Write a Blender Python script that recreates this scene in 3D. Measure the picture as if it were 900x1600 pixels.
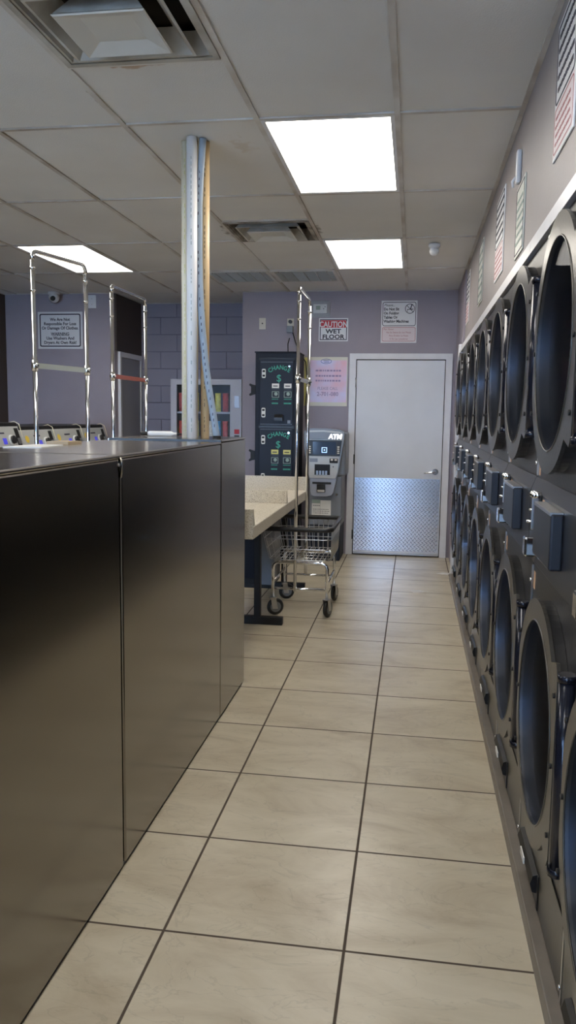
import bpy, bmesh, math, random
from mathutils import Vector, Matrix
PI=math.pi
random.seed(4)
for o in list(bpy.data.objects): bpy.data.objects.remove(o)
sc=bpy.context.scene
COL=sc.collection
# ------------------------------------------------------------------ camera
EYE=1.47
def cam_axes(yaw,pitch,roll):
    cy,sy=math.cos(yaw),math.sin(yaw)
    fw=Vector((-sy*math.cos(pitch),cy*math.cos(pitch),-math.sin(pitch)))
    r=Vector((cy,sy,0)); u=r.cross(fw)
    c,s=math.cos(roll),math.sin(roll)
    return c*r+s*u, -s*r+c*u, fw
r_,u_,f_=cam_axes(.1532,.1199,.0136)
cd=bpy.data.cameras.new('camera'); cam=bpy.data.objects.new('camera',cd); COL.objects.link(cam)
m=Matrix((r_,u_,-f_)).transposed().to_4x4(); m.translation=(0,0,EYE)
cam.matrix_world=m
cd.sensor_fit='VERTICAL'; cd.sensor_height=36; cd.lens=36*1253.9/1600; cd.clip_start=.02
sc.camera=cam
# ------------------------------------------------------------------ world, exposure
w=bpy.data.worlds.new('sky'); sc.world=w; w.use_nodes=True
bg=w.node_tree.nodes['Background']; bg.inputs[0].default_value=(.40,.62,1,1); bg.inputs[1].default_value=13
sc.view_settings.view_transform='Standard'; sc.view_settings.look='None'
sc.view_settings.exposure=0.78; sc.view_settings.gamma=1; sc.view_settings.use_curve_mapping=False
LAMP=6.0          # luminance of the fluorescent diffusers
LAMPCOL=(1,.94,.84)
# ------------------------------------------------------------------ materials
def nt(name):
    m=bpy.data.materials.new(name); m.use_nodes=True
    n=m.node_tree.nodes; b=n['Principled BSDF']
    return m,n,m.node_tree.links,b
def mat(name,col,rough=.5,metal=0,noise=0,scale=8,bump=0,bscale=60,spec=.5,coat=0,emit=None,estr=0,stretch=None,col2=None):
    m,n,l,b=nt(name)
    b.inputs['Base Color'].default_value=(*col,1); b.inputs['Roughness'].default_value=rough
    b.inputs['Metallic'].default_value=metal; b.inputs['Specular IOR Level'].default_value=spec
    b.inputs['Coat Weight'].default_value=coat
    if emit: b.inputs['Emission Color'].default_value=(*emit,1); b.inputs['Emission Strength'].default_value=estr
    if noise or bump:
        tc=n.new('ShaderNodeTexCoord'); mp=n.new('ShaderNodeMapping'); l.new(tc.outputs['Object'],mp.inputs[0])
        if stretch: mp.inputs['Scale'].default_value=stretch
    if noise or col2:
        t=n.new('ShaderNodeTexNoise'); t.inputs['Scale'].default_value=scale; t.inputs['Detail'].default_value=5
        l.new(mp.outputs[0],t.inputs[0])
        r=n.new('ShaderNodeValToRGB'); r.color_ramp.elements[0].position=.35; r.color_ramp.elements[1].position=.68
        c2=col2 or tuple(min(1,c*(1+noise)) for c in col)
        c1=col if col2 else tuple(c*(1-noise) for c in col)
        r.color_ramp.elements[0].color=(*c1,1); r.color_ramp.elements[1].color=(*c2,1)
        l.new(t.outputs[0],r.inputs[0]); l.new(r.outputs[0],b.inputs['Base Color'])
    if bump:
        t=n.new('ShaderNodeTexNoise'); t.inputs['Scale'].default_value=bscale; l.new(mp.outputs[0],t.inputs[0])
        bp=n.new('ShaderNodeBump'); bp.inputs['Strength'].default_value=bump; bp.inputs['Distance'].default_value=.01
        l.new(t.outputs[0],bp.inputs['Height']); l.new(bp.outputs[0],b.inputs['Normal'])
    return m
def math_(n,l,op,a,b=None,c=None):
    x=n.new('ShaderNodeMath'); x.operation=op
    for i,v in enumerate((a,b,c)):
        if v is None: continue
        if isinstance(v,(int,float)): x.inputs[i].default_value=v
        else: l.new(v,x.inputs[i])
    return x.outputs[0]
def floor_mat():
    m,n,l,b=nt('cream_floor_tile')
    tc=n.new('ShaderNodeTexCoord'); sp=n.new('ShaderNodeSeparateXYZ'); l.new(tc.outputs['Object'],sp.inputs[0])
    u=math_(n,l,'DIVIDE',math_(n,l,'ADD',sp.outputs[0],.1453+.517*40),.517)
    v=math_(n,l,'DIVIDE',math_(n,l,'ADD',sp.outputs[1],-3.619+.519*40),.519)
    def edge(s):
        f=math_(n,l,'FRACT',s); return math_(n,l,'MINIMUM',f,math_(n,l,'SUBTRACT',1.0,f))
    e=math_(n,l,'MINIMUM',edge(u),edge(v))
    g=n.new('ShaderNodeMapRange'); g.inputs[1].default_value=.0060; g.inputs[2].default_value=.0095; l.new(e,g.inputs[0])
    # marbling, shifted per tile
    fl=n.new('ShaderNodeCombineXYZ'); l.new(math_(n,l,'FLOOR',u),fl.inputs[0]); l.new(math_(n,l,'FLOOR',v),fl.inputs[1])
    wn=n.new('ShaderNodeTexWhiteNoise'); l.new(fl.outputs[0],wn.inputs[0])
    sh=n.new('ShaderNodeVectorMath'); sh.operation='MULTIPLY_ADD'; l.new(wn.outputs[1],sh.inputs[0]); sh.inputs[1].default_value=(9,9,9); l.new(tc.outputs['Object'],sh.inputs[2])
    mp=n.new('ShaderNodeMapping'); mp.inputs['Rotation'].default_value=(0,0,.5); mp.inputs['Scale'].default_value=(1,2.2,1); l.new(sh.outputs[0],mp.inputs[0])
    t=n.new('ShaderNodeTexNoise'); t.inputs['Scale'].default_value=2.2; t.inputs['Detail'].default_value=9; t.inputs['Roughness'].default_value=.62; t.inputs['Distortion'].default_value=.8
    l.new(mp.outputs[0],t.inputs[0])
    r=n.new('ShaderNodeValToRGB'); E=r.color_ramp.elements
    E[0].position=.30; E[0].color=(.42,.35,.25,1); E[1].position=.72; E[1].color=(.63,.565,.44,1)
    k=E.new(.5); k.color=(.545,.48,.36,1)
    l.new(t.outputs[0],r.inputs[0])
    # fine veins
    t2=n.new('ShaderNodeTexNoise'); t2.inputs['Scale'].default_value=3.3; t2.inputs['Detail'].default_value=7; t2.inputs['Distortion'].default_value=1.6; l.new(mp.outputs[0],t2.inputs[0])
    vn=math_(n,l,'ABSOLUTE',math_(n,l,'SUBTRACT',t2.outputs[0],.5))
    vr=n.new('ShaderNodeMapRange'); vr.inputs[1].default_value=0; vr.inputs[2].default_value=.012; vr.inputs[3].default_value=.86; vr.inputs[4].default_value=1; l.new(vn,vr.inputs[0])
    vm=n.new('ShaderNodeVectorMath'); vm.operation='SCALE'; l.new(r.outputs[0],vm.inputs[0]); l.new(vr.outputs[0],vm.inputs['Scale'])
    mx=n.new('ShaderNodeMix'); mx.data_type='RGBA'; l.new(g.outputs[0],mx.inputs[0]); mx.inputs[6].default_value=(.075,.055,.04,1); l.new(vm.outputs[0],mx.inputs[7])
    l.new(mx.outputs[2],b.inputs['Base Color'])
    rr=n.new('ShaderNodeMapRange'); rr.inputs[3].default_value=.8; rr.inputs[4].default_value=.30; l.new(g.outputs[0],rr.inputs[0]); l.new(rr.outputs[0],b.inputs['Roughness'])
    bp=n.new('ShaderNodeBump'); bp.inputs['Strength'].default_value=.5; bp.inputs['Distance'].default_value=.003; l.new(g.outputs[0],bp.inputs['Height'])
    l.new(bp.outputs[0],b.inputs['Normal'])
    return m
def block_mat():
    m,n,l,b=nt('lavender_block_wall')
    tc=n.new('ShaderNodeTexCoord'); sp=n.new('ShaderNodeSeparateXYZ'); l.new(tc.outputs['Object'],sp.inputs[0])
    cb=n.new('ShaderNodeCombineXYZ'); l.new(sp.outputs[0],cb.inputs[0]); l.new(sp.outputs[2],cb.inputs[1])
    br=n.new('ShaderNodeTexBrick'); l.new(cb.outputs[0],br.inputs[0]); br.inputs['Scale'].default_value=1
    br.inputs['Brick Width'].default_value=.4; br.inputs['Row Height'].default_value=.2; br.inputs['Mortar Size'].default_value=.006; br.inputs['Mortar Smooth'].default_value=.4
    c=(.265,.245,.30,1); br.inputs['Color1'].default_value=c; br.inputs['Color2'].default_value=(.28,.26,.315,1); br.inputs['Mortar'].default_value=(.19,.18,.24,1)
    l.new(br.outputs[0],b.inputs['Base Color']); b.inputs['Roughness'].default_value=.6
    bp=n.new('ShaderNodeBump'); bp.invert=True; bp.inputs['Strength'].default_value=.9; bp.inputs['Distance'].default_value=.008; l.new(br.outputs[1],bp.inputs['Height']); l.new(bp.outputs[0],b.inputs['Normal'])
    return m
def ceil_mat():
    m,n,l,b=nt('ceiling_tile')
    tc=n.new('ShaderNodeTexCoord')
    t=n.new('ShaderNodeTexNoise'); t.inputs['Scale'].default_value=1.3; t.inputs['Detail'].default_value=4; l.new(tc.outputs['Object'],t.inputs[0])
    r=n.new('ShaderNodeValToRGB'); r.color_ramp.elements[0].position=.3; r.color_ramp.elements[1].position=.75
    r.color_ramp.elements[0].color=(.66,.645,.62,1); r.color_ramp.elements[1].color=(.75,.74,.715,1); l.new(t.outputs[0],r.inputs[0])
    # rust stain just past the near diffuser
    sp=n.new('ShaderNodeSeparateXYZ'); l.new(tc.outputs['Object'],sp.inputs[0])
    t3=n.new('ShaderNodeTexNoise'); t3.inputs['Scale'].default_value=14; t3.inputs['Detail'].default_value=4; l.new(tc.outputs['Object'],t3.inputs[0])
    def stain(x,y,rx,ry,th):
        dx=math_(n,l,'DIVIDE',math_(n,l,'SUBTRACT',sp.outputs[0],x),rx); dy=math_(n,l,'DIVIDE',math_(n,l,'SUBTRACT',sp.outputs[1],y),ry)
        d=math_(n,l,'ADD',math_(n,l,'MULTIPLY',dx,dx),math_(n,l,'MULTIPLY',dy,dy))
        s=math_(n,l,'SUBTRACT',math_(n,l,'MULTIPLY',t3.outputs[0],2.0),d)
        q=n.new('ShaderNodeMapRange'); q.inputs[1].default_value=th; q.inputs[2].default_value=th+.25; l.new(s,q.inputs[0]); return q.outputs[0]
    last=r.outputs[0]
    for (x,y,rx,ry,th,c,f) in [(-1.06,3.05,.17,.05,.62,(.42,.24,.12),.7),(-1.36,5.75,.06,.3,.75,(.12,.09,.06),.7),(-.70,5.75,.05,.3,.8,(.12,.09,.06),.6),(-.85,3.95,.12,.3,.85,(.50,.40,.28),.35),(-1.34,3.35,.025,.45,.7,(.17,.12,.08),.5)]:
        mx=n.new('ShaderNodeMix'); mx.data_type='RGBA'; l.new(math_(n,l,'MULTIPLY',stain(x,y,rx,ry,th),f),mx.inputs[0]); l.new(last,mx.inputs[6]); mx.inputs[7].default_value=(*c,1); last=mx.outputs[2]
    l.new(last,b.inputs['Base Color']); b.inputs['Roughness'].default_value=.9
    t2=n.new('ShaderNodeTexNoise'); t2.inputs['Scale'].default_value=160; l.new(tc.outputs['Object'],t2.inputs[0])
    bp=n.new('ShaderNodeBump'); bp.inputs['Strength'].default_value=.3; bp.inputs['Distance'].default_value=.004; l.new(t2.outputs[0],bp.inputs['Height']); l.new(bp.outputs[0],b.inputs['Normal'])
    return m
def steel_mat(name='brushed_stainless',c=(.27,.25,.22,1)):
    m,n,l,b=nt(name)
    b.inputs['Base Color'].default_value=c; b.inputs['Metallic'].default_value=1
    tc=n.new('ShaderNodeTexCoord'); mp=n.new('ShaderNodeMapping'); mp.inputs['Scale'].default_value=(1,.6,1); l.new(tc.outputs['Object'],mp.inputs[0])
    t=n.new('ShaderNodeTexNoise'); t.inputs['Scale'].default_value=3; t.inputs['Detail'].default_value=2; l.new(mp.outputs[0],t.inputs[0])
    r=n.new('ShaderNodeMapRange'); r.inputs[3].default_value=.16; r.inputs[4].default_value=.21; l.new(t.outputs[0],r.inputs[0]); l.new(r.outputs[0],b.inputs['Roughness'])
    t2=n.new('ShaderNodeTexNoise'); t2.inputs['Scale'].default_value=1.3; t2.inputs['Detail'].default_value=0; l.new(tc.outputs['Object'],t2.inputs[0])
    bp=n.new('ShaderNodeBump'); bp.inputs['Strength'].default_value=.12; bp.inputs['Distance'].default_value=.02; l.new(t2.outputs[0],bp.inputs['Height']); l.new(bp.outputs[0],b.inputs['Normal'])
    return m
def glass_mat(name,tint,refl=.08):
    m=bpy.data.materials.new(name); m.use_nodes=True; n=m.node_tree.nodes; l=m.node_tree.links; n.clear()
    o=n.new('ShaderNodeOutputMaterial'); tr=n.new('ShaderNodeBsdfTransparent'); tr.inputs[0].default_value=(*tint,1)
    gl=n.new('ShaderNodeBsdfGlossy'); gl.inputs['Roughness'].default_value=.02
    mx=n.new('ShaderNodeMixShader'); mx.inputs[0].default_value=refl; l.new(tr.outputs[0],mx.inputs[1]); l.new(gl.outputs[0],mx.inputs[2]); l.new(mx.outputs[0],o.inputs[0])
    return m
def drum_mat():
    m,n,l,b=nt('perforated_drum_steel')
    b.inputs['Metallic'].default_value=1; b.inputs['Roughness'].default_value=.28
    tc=n.new('ShaderNodeTexCoord'); sp=n.new('ShaderNodeSeparateXYZ'); l.new(tc.outputs['Object'],sp.inputs[0])
    th=math_(n,l,'ARCTAN2',sp.outputs[2],sp.outputs[1])
    a=math_(n,l,'SINE',math_(n,l,'MULTIPLY',th,70.0)); c=math_(n,l,'SINE',math_(n,l,'MULTIPLY',sp.outputs[0],196.0))
    h=math_(n,l,'MULTIPLY',math_(n,l,'GREATER_THAN',math_(n,l,'MULTIPLY',a,c),.45),math_(n,l,'GREATER_THAN',sp.outputs[0],.06))
    mx=n.new('ShaderNodeMix'); mx.data_type='RGBA'; l.new(h,mx.inputs[0]); mx.inputs[6].default_value=(.30,.32,.37,1); mx.inputs[7].default_value=(.02,.02,.02,1)
    l.new(mx.outputs[2],b.inputs['Base Color'])
    return m
def speck_mat():
    m,n,l,b=nt('speckled_cream_laminate')
    tc=n.new('ShaderNodeTexCoord'); v=n.new('ShaderNodeTexNoise'); v.inputs['Scale'].default_value=170; v.inputs['Detail'].default_value=2; l.new(tc.outputs['Object'],v.inputs[0])
    r=n.new('ShaderNodeValToRGB'); E=r.color_ramp.elements; E[0].position=.33; E[0].color=(.30,.25,.18,1); E[1].position=.44; E[1].color=(.66,.60,.49,1)
    k=E.new(.68); k.color=(.74,.69,.59,1)
    l.new(v.outputs[0],r.inputs[0]); l.new(r.outputs[0],b.inputs['Base Color']); b.inputs['Roughness'].default_value=.42
    return m
def poster_mat():
    m,n,l,b=nt('faded_pink_poster')
    tc=n.new('ShaderNodeTexCoord'); mp=n.new('ShaderNodeMapping'); mp.inputs['Scale'].default_value=(1,1,.8); l.new(tc.outputs['Object'],mp.inputs[0])
    t=n.new('ShaderNodeTexNoise'); t.inputs['Scale'].default_value=3.6; t.inputs['Detail'].default_value=3; l.new(mp.outputs[0],t.inputs[0])
    r=n.new('ShaderNodeValToRGB'); r.color_ramp.elements[0].position=.38; r.color_ramp.elements[0].color=(.70,.66,.88,1); r.color_ramp.elements[1].position=.62; r.color_ramp.elements[1].color=(.84,.48,.57,1)
    l.new(t.outputs[0],r.inputs[0]); l.new(r.outputs[0],b.inputs['Base Color']); b.inputs['Roughness'].default_value=.35
    return m
M={}
M['floor']=floor_mat(); M['block']=block_mat(); M['ceil']=ceil_mat(); M['steel']=steel_mat(); M['steeltop']=steel_mat('lit_stainless_top',(.46,.44,.41,1)); M['drum']=drum_mat(); M['speck']=speck_mat(); M['poster']=poster_mat()  # steeltop: same stainless made paler, ceiling reflection on the top put into colour
M['lav']=mat('lavender_wall_paint',(.345,.31,.355),.62,noise=.04,scale=3,bump=.15,bscale=90)
M['taupe']=mat('lamp_warmed_wall_paint',(.315,.285,.285),.5,noise=.04,scale=3,bump=.12,bscale=90)  # lavender wall turned grey-brown: shade and warm lamp light put into the colour
M['brown']=mat('dark_brown_panel',(.055,.04,.032),.6)
M['brownwall']=mat('brown_wall_paint',(.17,.13,.10),.6,noise=.08)
M['white']=mat('white_gloss_trim',(.72,.72,.74),.35,noise=.03,scale=10)
M['door']=mat('white_door_paint',(.70,.72,.76),.4,noise=.025,scale=4)
M['greydoor']=mat('grey_door_paint',(.30,.30,.32),.5)
M['grid']=mat('ceiling_grid_paint',(.66,.64,.60),.5,col2=(.40,.34,.28),noise=.1,scale=3)
M['chrome']=mat('chrome',(.82,.83,.85),.10,1)
M['chromed']=mat('dull_chrome_wire',(.55,.55,.56),.28,1)
M['alum']=mat('bright_aluminium_plate',(.66,.68,.73),.17,1)
M['chromeplate']=mat('raised_tread_metal',(.92,.93,.96),.22,1)
M['dryer']=mat('charcoal_dryer_enamel',(.042,.041,.044),.36,.35,bump=.10,bscale=110,spec=.6)
M['dryerdoor']=mat('bronze_grey_door_enamel',(.070,.066,.059),.30,.5,bump=.05,bscale=120)
M['panelc']=mat('dark_control_panel',(.028,.030,.038),.34,.3)
M['black']=mat('black_rubber',(.012,.012,.013),.38)
M['gblack']=mat('glossy_black_tube',(.015,.017,.028),.16,.3)
M['bmetal']=mat('black_painted_steel',(.014,.014,.015),.45,spec=.25)
M['navy']=mat('dark_navy_steel',(.014,.018,.030),.5,noise=.06,spec=.2)
M['navy2']=mat('dark_navy_door_steel',(.017,.022,.036),.45,spec=.25)
M['green']=mat('green_print',(.05,.36,.25),.5)
M['palegreen']=mat('pale_green_print',(.30,.38,.34),.5)
M['sticker']=mat('white_sticker',(.75,.75,.73),.5)
M['ysticker']=mat('yellow_sticker',(.70,.66,.22),.5)
M['orange']=mat('orange_sticker',(.62,.38,.22),.5)
M['red']=mat('red_print',(.55,.03,.05),.5)
M['dred']=mat('faded_red_print',(.42,.16,.17),.6)
M['ink']=mat('dark_ink',(.035,.035,.06),.6)
M['violet']=mat('faded_violet_ink',(.36,.25,.42),.6)
M['blueink']=mat('blue_ink',(.08,.12,.38),.6)
M['pink']=mat('pale_pink_print',(.76,.66,.68),.5)
M['signw']=mat('white_sign_plastic',(.78,.79,.81),.4)
M['signg']=mat('greenish_white_sign',(.66,.68,.62),.4)
M['cream']=mat('cream_pipe_plastic',(.86,.78,.58),.35,noise=.03)
M['pvc']=mat('white_pipe_plastic',(.88,.87,.86),.35)
M['tan']=mat('tan_pipe_plastic',(.70,.50,.27),.4,noise=.10,scale=6,stretch=(1,1,.15))
M['hose']=mat('blue_grey_conduit',(.33,.40,.48),.45,noise=.06)
M['ivory']=mat('ivory_plate',(.70,.66,.56),.4)
M['atm']=mat('warm_silver_plastic',(.46,.45,.42),.38,.2)
M['atmd']=mat('dark_silver_plastic',(.20,.21,.23),.38,.2)
M['atmb']=mat('blue_silver_plastic',(.34,.36,.41),.35,.3)
M['screen']=mat('screen_glass',(.01,.012,.02),.1,emit=(.04,.07,.13),estr=.25)
M['blueglow']=mat('blue_lit_icon',(.2,.4,.9),.3,emit=(.35,.55,1),estr=1.6)
M['whiteglow']=mat('lit_letters',(1,1,1),.3,emit=(1,.98,1),estr=2.6)
M['diff']=mat('lit_diffuser',(.9,.9,.88),.5,emit=LAMPCOL,estr=LAMP)
M['vent']=mat('diffuser_paint',(.62,.61,.57),.5,noise=.02)
M['ventd']=mat('soiled_diffuser_paint',(.09,.065,.045),.6,col2=(.48,.44,.37),noise=.1,scale=6)
M['ventl']=mat('lightly_soiled_diffuser_paint',(.30,.27,.22),.6,col2=(.60,.585,.54),noise=.1,scale=4)
M['dark']=mat('dark_duct',(.015,.012,.01),.8)
M['washer']=mat('light_grey_washer_panel',(.44,.45,.44),.4)
M['washb']=mat('stainless_washer_body',(.30,.30,.31),.35,.8)
M['blued']=mat('blue_lit_display',(.05,.05,.5),.3,emit=(.08,.08,.6),estr=.35)
M['yellow']=mat('yellow_print',(.75,.55,.08),.5)
M['paper']=mat('white_paper',(.72,.72,.70),.7)
M['card']=mat('brown_card',(.42,.33,.22),.8)
M['curb']=mat('brown_curb',(.17,.145,.12),.38,noise=.1,scale=12)
M['glass']=glass_mat('door_glass',(.86,.88,.92),.02); M['clear']=glass_mat('clear_glass',(.97,.98,.98),.04)
M['vend']=mat('grey_vending_steel',(.40,.40,.45),.4,noise=.02)
M['vendin']=mat('dark_vending_interior',(.02,.02,.025),.6)
M['asphalt']=mat('asphalt',(.42,.41,.39),.9,noise=.1)
M['lint']=mat('white_lint',(.66,.65,.62),.9,noise=.05)
M['greenbar']=mat('pale_grey_green_bar',(.44,.48,.46),.4)
M['redbar']=mat('dull_red_bar',(.42,.12,.10),.4)
def colmat(c): return mat('snack_wrapper',c,.3,noise=.25,scale=40)

# ------------------------------------------------------------------ mesh builder
class MB:
    def __init__(s): s.b=bmesh.new()
    def box(s,x0,x1,y0,y1,z0,z1,bev=0,seg=2):
        r=bmesh.ops.create_cube(s.b,size=1)
        vs=r['verts']
        for v in vs: v.co=Vector(((x0+x1)/2+v.co.x*(x1-x0),(y0+y1)/2+v.co.y*(y1-y0),(z0+z1)/2+v.co.z*(z1-z0)))
        if bev:
            es={e for v in vs for e in v.link_edges}
            bmesh.ops.bevel(s.b,geom=list(es),offset=bev,segments=seg,profile=.5,affect='EDGES')
        return s
    def cyl(s,p0,p1,r,seg=16,r2=None,caps=True):
        p0=Vector(p0);p1=Vector(p1); d=p1-p0; r2=r if r2 is None else r2
        q=d.to_track_quat('Z','Y'); A=[];B=[]
        for i in range(seg):
            a=2*PI*i/seg; c=Vector((math.cos(a),math.sin(a),0))
            A.append(s.b.verts.new(p0+q@(c*r))); B.append(s.b.verts.new(p1+q@(c*r2)))
        for i in range(seg):
            j=(i+1)%seg; f=s.b.faces.new((A[i],A[j],B[j],B[i])); f.smooth=True
        if caps: s.b.faces.new(A[::-1]); s.b.faces.new(B)
        return s
    def tube(s,pts,r,seg=10,closed=False):
        pts=[Vector(p) for p in pts]; n=len(pts); rings=[]; prev=None
        for i,p in enumerate(pts):
            if closed: t=pts[(i+1)%n]-pts[i-1]
            else: t=(pts[min(i+1,n-1)]-pts[max(i-1,0)])
            t.normalize()
            if prev is None:
                a=Vector((0,0,1)) if abs(t.z)<.9 else Vector((1,0,0)); nx=t.cross(a).normalized()
            else:
                nx=(prev-t*prev.dot(t)).normalized()
            prev=nx; ny=t.cross(nx)
            rr=r[i] if isinstance(r,(list,tuple)) else r
            rings.append([s.b.verts.new(p+rr*(math.cos(2*PI*k/seg)*nx+math.sin(2*PI*k/seg)*ny)) for k in range(seg)])
        for i in range(n if closed else n-1):
            A=rings[i];B=rings[(i+1)%n]
            for k in range(seg):
                j=(k+1)%seg; f=s.b.faces.new((A[k],A[j],B[j],B[k])); f.smooth=True
        if not closed:
            s.b.faces.new(rings[0][::-1]); s.b.faces.new(rings[-1])
        return s
    def prism(s,poly,axis,a,b):
        def P(u,v,w): return {'x':(w,u,v),'y':(u,w,v),'z':(u,v,w)}[axis]
        A=[s.b.verts.new(P(u,v,a)) for u,v in poly]; B=[s.b.verts.new(P(u,v,b)) for u,v in poly]
        n=len(poly)
        s.b.faces.new(A); s.b.faces.new(B[::-1])
        for i in range(n): s.b.faces.new((A[i],B[i],B[(i+1)%n],A[(i+1)%n]))
        return s
    def lathe(s,prof,center,axis,seg=40,smooth=True):
        # prof: (distance along axis, radius)
        rings=[]
        cx,cy,cz=center
        for (d,r) in prof:
            ring=[]
            for i in range(seg):
                a=2*PI*i/seg; u=math.cos(a)*r; v=math.sin(a)*r
                co={'x':(cx+d,cy+u,cz+v),'y':(cx+u,cy+d,cz+v),'z':(cx+u,cy+v,cz+d)}[axis]
                ring.append(s.b.verts.new(co))
            rings.append(ring)
        for A,B in zip(rings,rings[1:]):
            for i in range(seg):
                j=(i+1)%seg; f=s.b.faces.new((A[i],A[j],B[j],B[i])); f.smooth=smooth
        return s
    def ring(s,outer,inner,axis,a,b):
        # solid plate between two closed outlines with equal point count
        def P(q,w): u,v=q; return {'x':(w,u,v),'y':(u,w,v),'z':(u,v,w)}[axis]
        V=[[s.b.verts.new(P(q,w)) for q in o] for o in (outer,inner) for w in (a,b)]
        oa,ob,ia,ib=V; n=len(outer)
        for i in range(n):
            j=(i+1)%n
            s.b.faces.new((oa[i],oa[j],ia[j],ia[i])); s.b.faces.new((ob[i],ib[i],ib[j],ob[j]))
            s.b.faces.new((oa[i],ob[i],ob[j],oa[j])); f=s.b.faces.new((ia[i],ia[j],ib[j],ib[i])); f.smooth=True
        return s
    def ball(s,c,r,seg=12,sc3=(1,1,1)):
        q=bmesh.ops.create_uvsphere(s.b,u_segments=seg,v_segments=max(6,seg//2),radius=1)
        for v in q['verts']:
            v.co=Vector((c[0]+v.co.x*r*sc3[0],c[1]+v.co.y*r*sc3[1],c[2]+v.co.z*r*sc3[2]))
            for f in v.link_faces: f.smooth=True
        return s
    def build(s,name,m,parent=None,mtx=None):
        if mtx is not None: bmesh.ops.transform(s.b,matrix=mtx,verts=s.b.verts)
        bmesh.ops.recalc_face_normals(s.b,faces=s.b.faces)
        me=bpy.data.meshes.new(name); s.b.to_mesh(me); s.b.free()
        me.materials.append(M[m] if isinstance(m,str) else m)
        o=bpy.data.objects.new(name,me); COL.objects.link(o)
        if parent: o.parent=parent
        return o
def B(*a,**k): return MB().box(*a,**k)
def tag(o,label=None,cat=None,group=None,kind=None):
    if label: o['label']=label
    if cat: o['category']=cat
    if group: o['group']=group
    if kind: o['kind']=kind
    return o
def empty(name,loc,rz=0,label=None,cat=None,group=None,kind=None):
    o=bpy.data.objects.new(name,None); COL.objects.link(o); o.location=loc; o.rotation_euler=(0,0,rz); o.empty_display_size=.1
    return tag(o,label,cat,group,kind)
def struct(o): o['kind']='structure'; return o
def kids(o): return [c for c in bpy.data.objects if c.parent==o]
def copy_tree(o,parent=None):
    c=o.copy(); COL.objects.link(c); c.parent=parent
    for ch in kids(o): copy_tree(ch,c)
    return c
ROT={'-y':(PI/2,0,0),'-x':(PI/2,0,-PI/2),'+x':(PI/2,0,PI/2)}
from mathutils import Euler
def text_bm(mb,body,size,loc,face,align='CENTER',bold=0,xs=1,rot=0,shear=0):
    c=bpy.data.curves.new('lettering','FONT'); c.body=body; c.size=size; c.align_x=align; c.align_y='CENTER'; c.extrude=.0008; c.offset=bold; c.shear=shear
    c.resolution_u=2
    o=bpy.data.objects.new('lettering',c); COL.objects.link(o)
    dg=bpy.context.evaluated_depsgraph_get(); me=bpy.data.meshes.new_from_object(o.evaluated_get(dg))
    Mx=Matrix.Translation(loc)@Euler(ROT[face]).to_matrix().to_4x4()@Matrix.Rotation(rot,4,'Z')@Matrix.Diagonal((xs,1,1,1))
    
    if me.vertices:
        top=max(v.co.y for v in me.vertices); me.transform(Matrix.Translation((0,.35*size-top,0)))
    me.transform(Mx); mb.b.from_mesh(me)
    bpy.data.objects.remove(o); bpy.data.curves.remove(c); bpy.data.meshes.remove(me)
    return mb
def rrect(u0,u1,v0,v1,r,n=5):
    P=[]
    for (cu,cv,a0) in ((u1-r,v1-r,0),(u0+r,v1-r,PI/2),(u0+r,v0+r,PI),(u1-r,v0+r,1.5*PI)):
        for i in range(n+1):
            a=a0+PI/2*i/n; P.append((cu+r*math.cos(a),cv+r*math.sin(a)))
    return P

# ================================================================== STRUCTURE
H=2.76; XR=.42; YF=8.52; XL=-4.55; YB=-2.8; YR=9.35
struct(B(XL-.1,1.6,YB-.2,YR+.15,-.06,0).build('floor','floor'))
XE=[.42,-.112,-.722,-1.332,-1.942,-2.552,-3.162,-3.772,-4.382,-4.55]
YE=[8.52,7.29,6.07,4.85,3.635,2.415,1.2,-.02,-1.24,-2.46,-2.8]
LIGHTS=[(1,j) for j in (2,4,6,8)]+[(5,2),(5,4),(5,6)]   # column, row cells between YE[j] and YE[j-1]
# cells: (x0,x1,y0,y1)
lightcells=[(XE[i+1],XE[i],YE[j],YE[j-1]) for i,j in LIGHTS]
vents=[(-1.332,-.722,2.415,3.025,'l'),(-1.332,-.722,5.46,6.07,'d')]
grills=[(-1.942,-1.332,7.29,7.90),(-1.332,-.722,7.29,7.90)]
mb=MB()
def tile(x0,x1,y0,y1): mb.box(x0+.002,x1-.002,y0+.002,y1-.002,H+.002,H+.02)
for i in range(len(XE)-1):
    for j in range(1,len(YE)):
        x1,x0=XE[i],XE[i+1]; y1,y0=YE[j-1],YE[j]
        c=(x0,x1,y0,y1)
        if c in lightcells: continue
        if i==2 and j==5: tile(x0,x1,3.025,y1); continue
        if i==2 and j==3: tile(x0,x1,y0,5.46); continue
        if i in (2,3) and j==1: tile(x0,x1,7.90,y1); continue
        tile(*c)
for i in range(3,7):
    x1,x0=min(XE[i],-1.83),max(XE[i+1],-3.26)
    if x0<x1: tile(x0,x1,YF,YR)
ceil=struct(mb.build('ceiling','ceil'))
mb=MB(); g=.012
for x in XE[1:-1]: mb.box(x-g,x+g,YB,YF,H-.006,H+.001)
mb.box(XR-.02,XR,YB,YF,H-.006,H+.001); mb.box(XL,XL+.02,YB,YF,H-.006,H+.001)
for y in YE[1:-1]:
    mb.box(XL,XR,y-g,y+g,H-.0055,H+.0015)
mb.box(-1.332,-.722,3.025-g,3.025+g,H-.0055,H+.0015); mb.box(-1.332,-.722,5.46-g,5.46+g,H-.0055,H+.0015); mb.box(-1.942,-.722,7.9-g,7.9+g,H-.0055,H+.0015)
mb.box(-1.83,XR,YF-.02,YF,H-.0055,H+.0015); mb.box(XL,-3.26,YF-.02,YF,H-.0055,H+.0015); mb.box(-3.26,-1.83,YR-.02,YR,H-.0055,H+.0015)
mb.build('ceiling_grid','grid',ceil)
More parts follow.
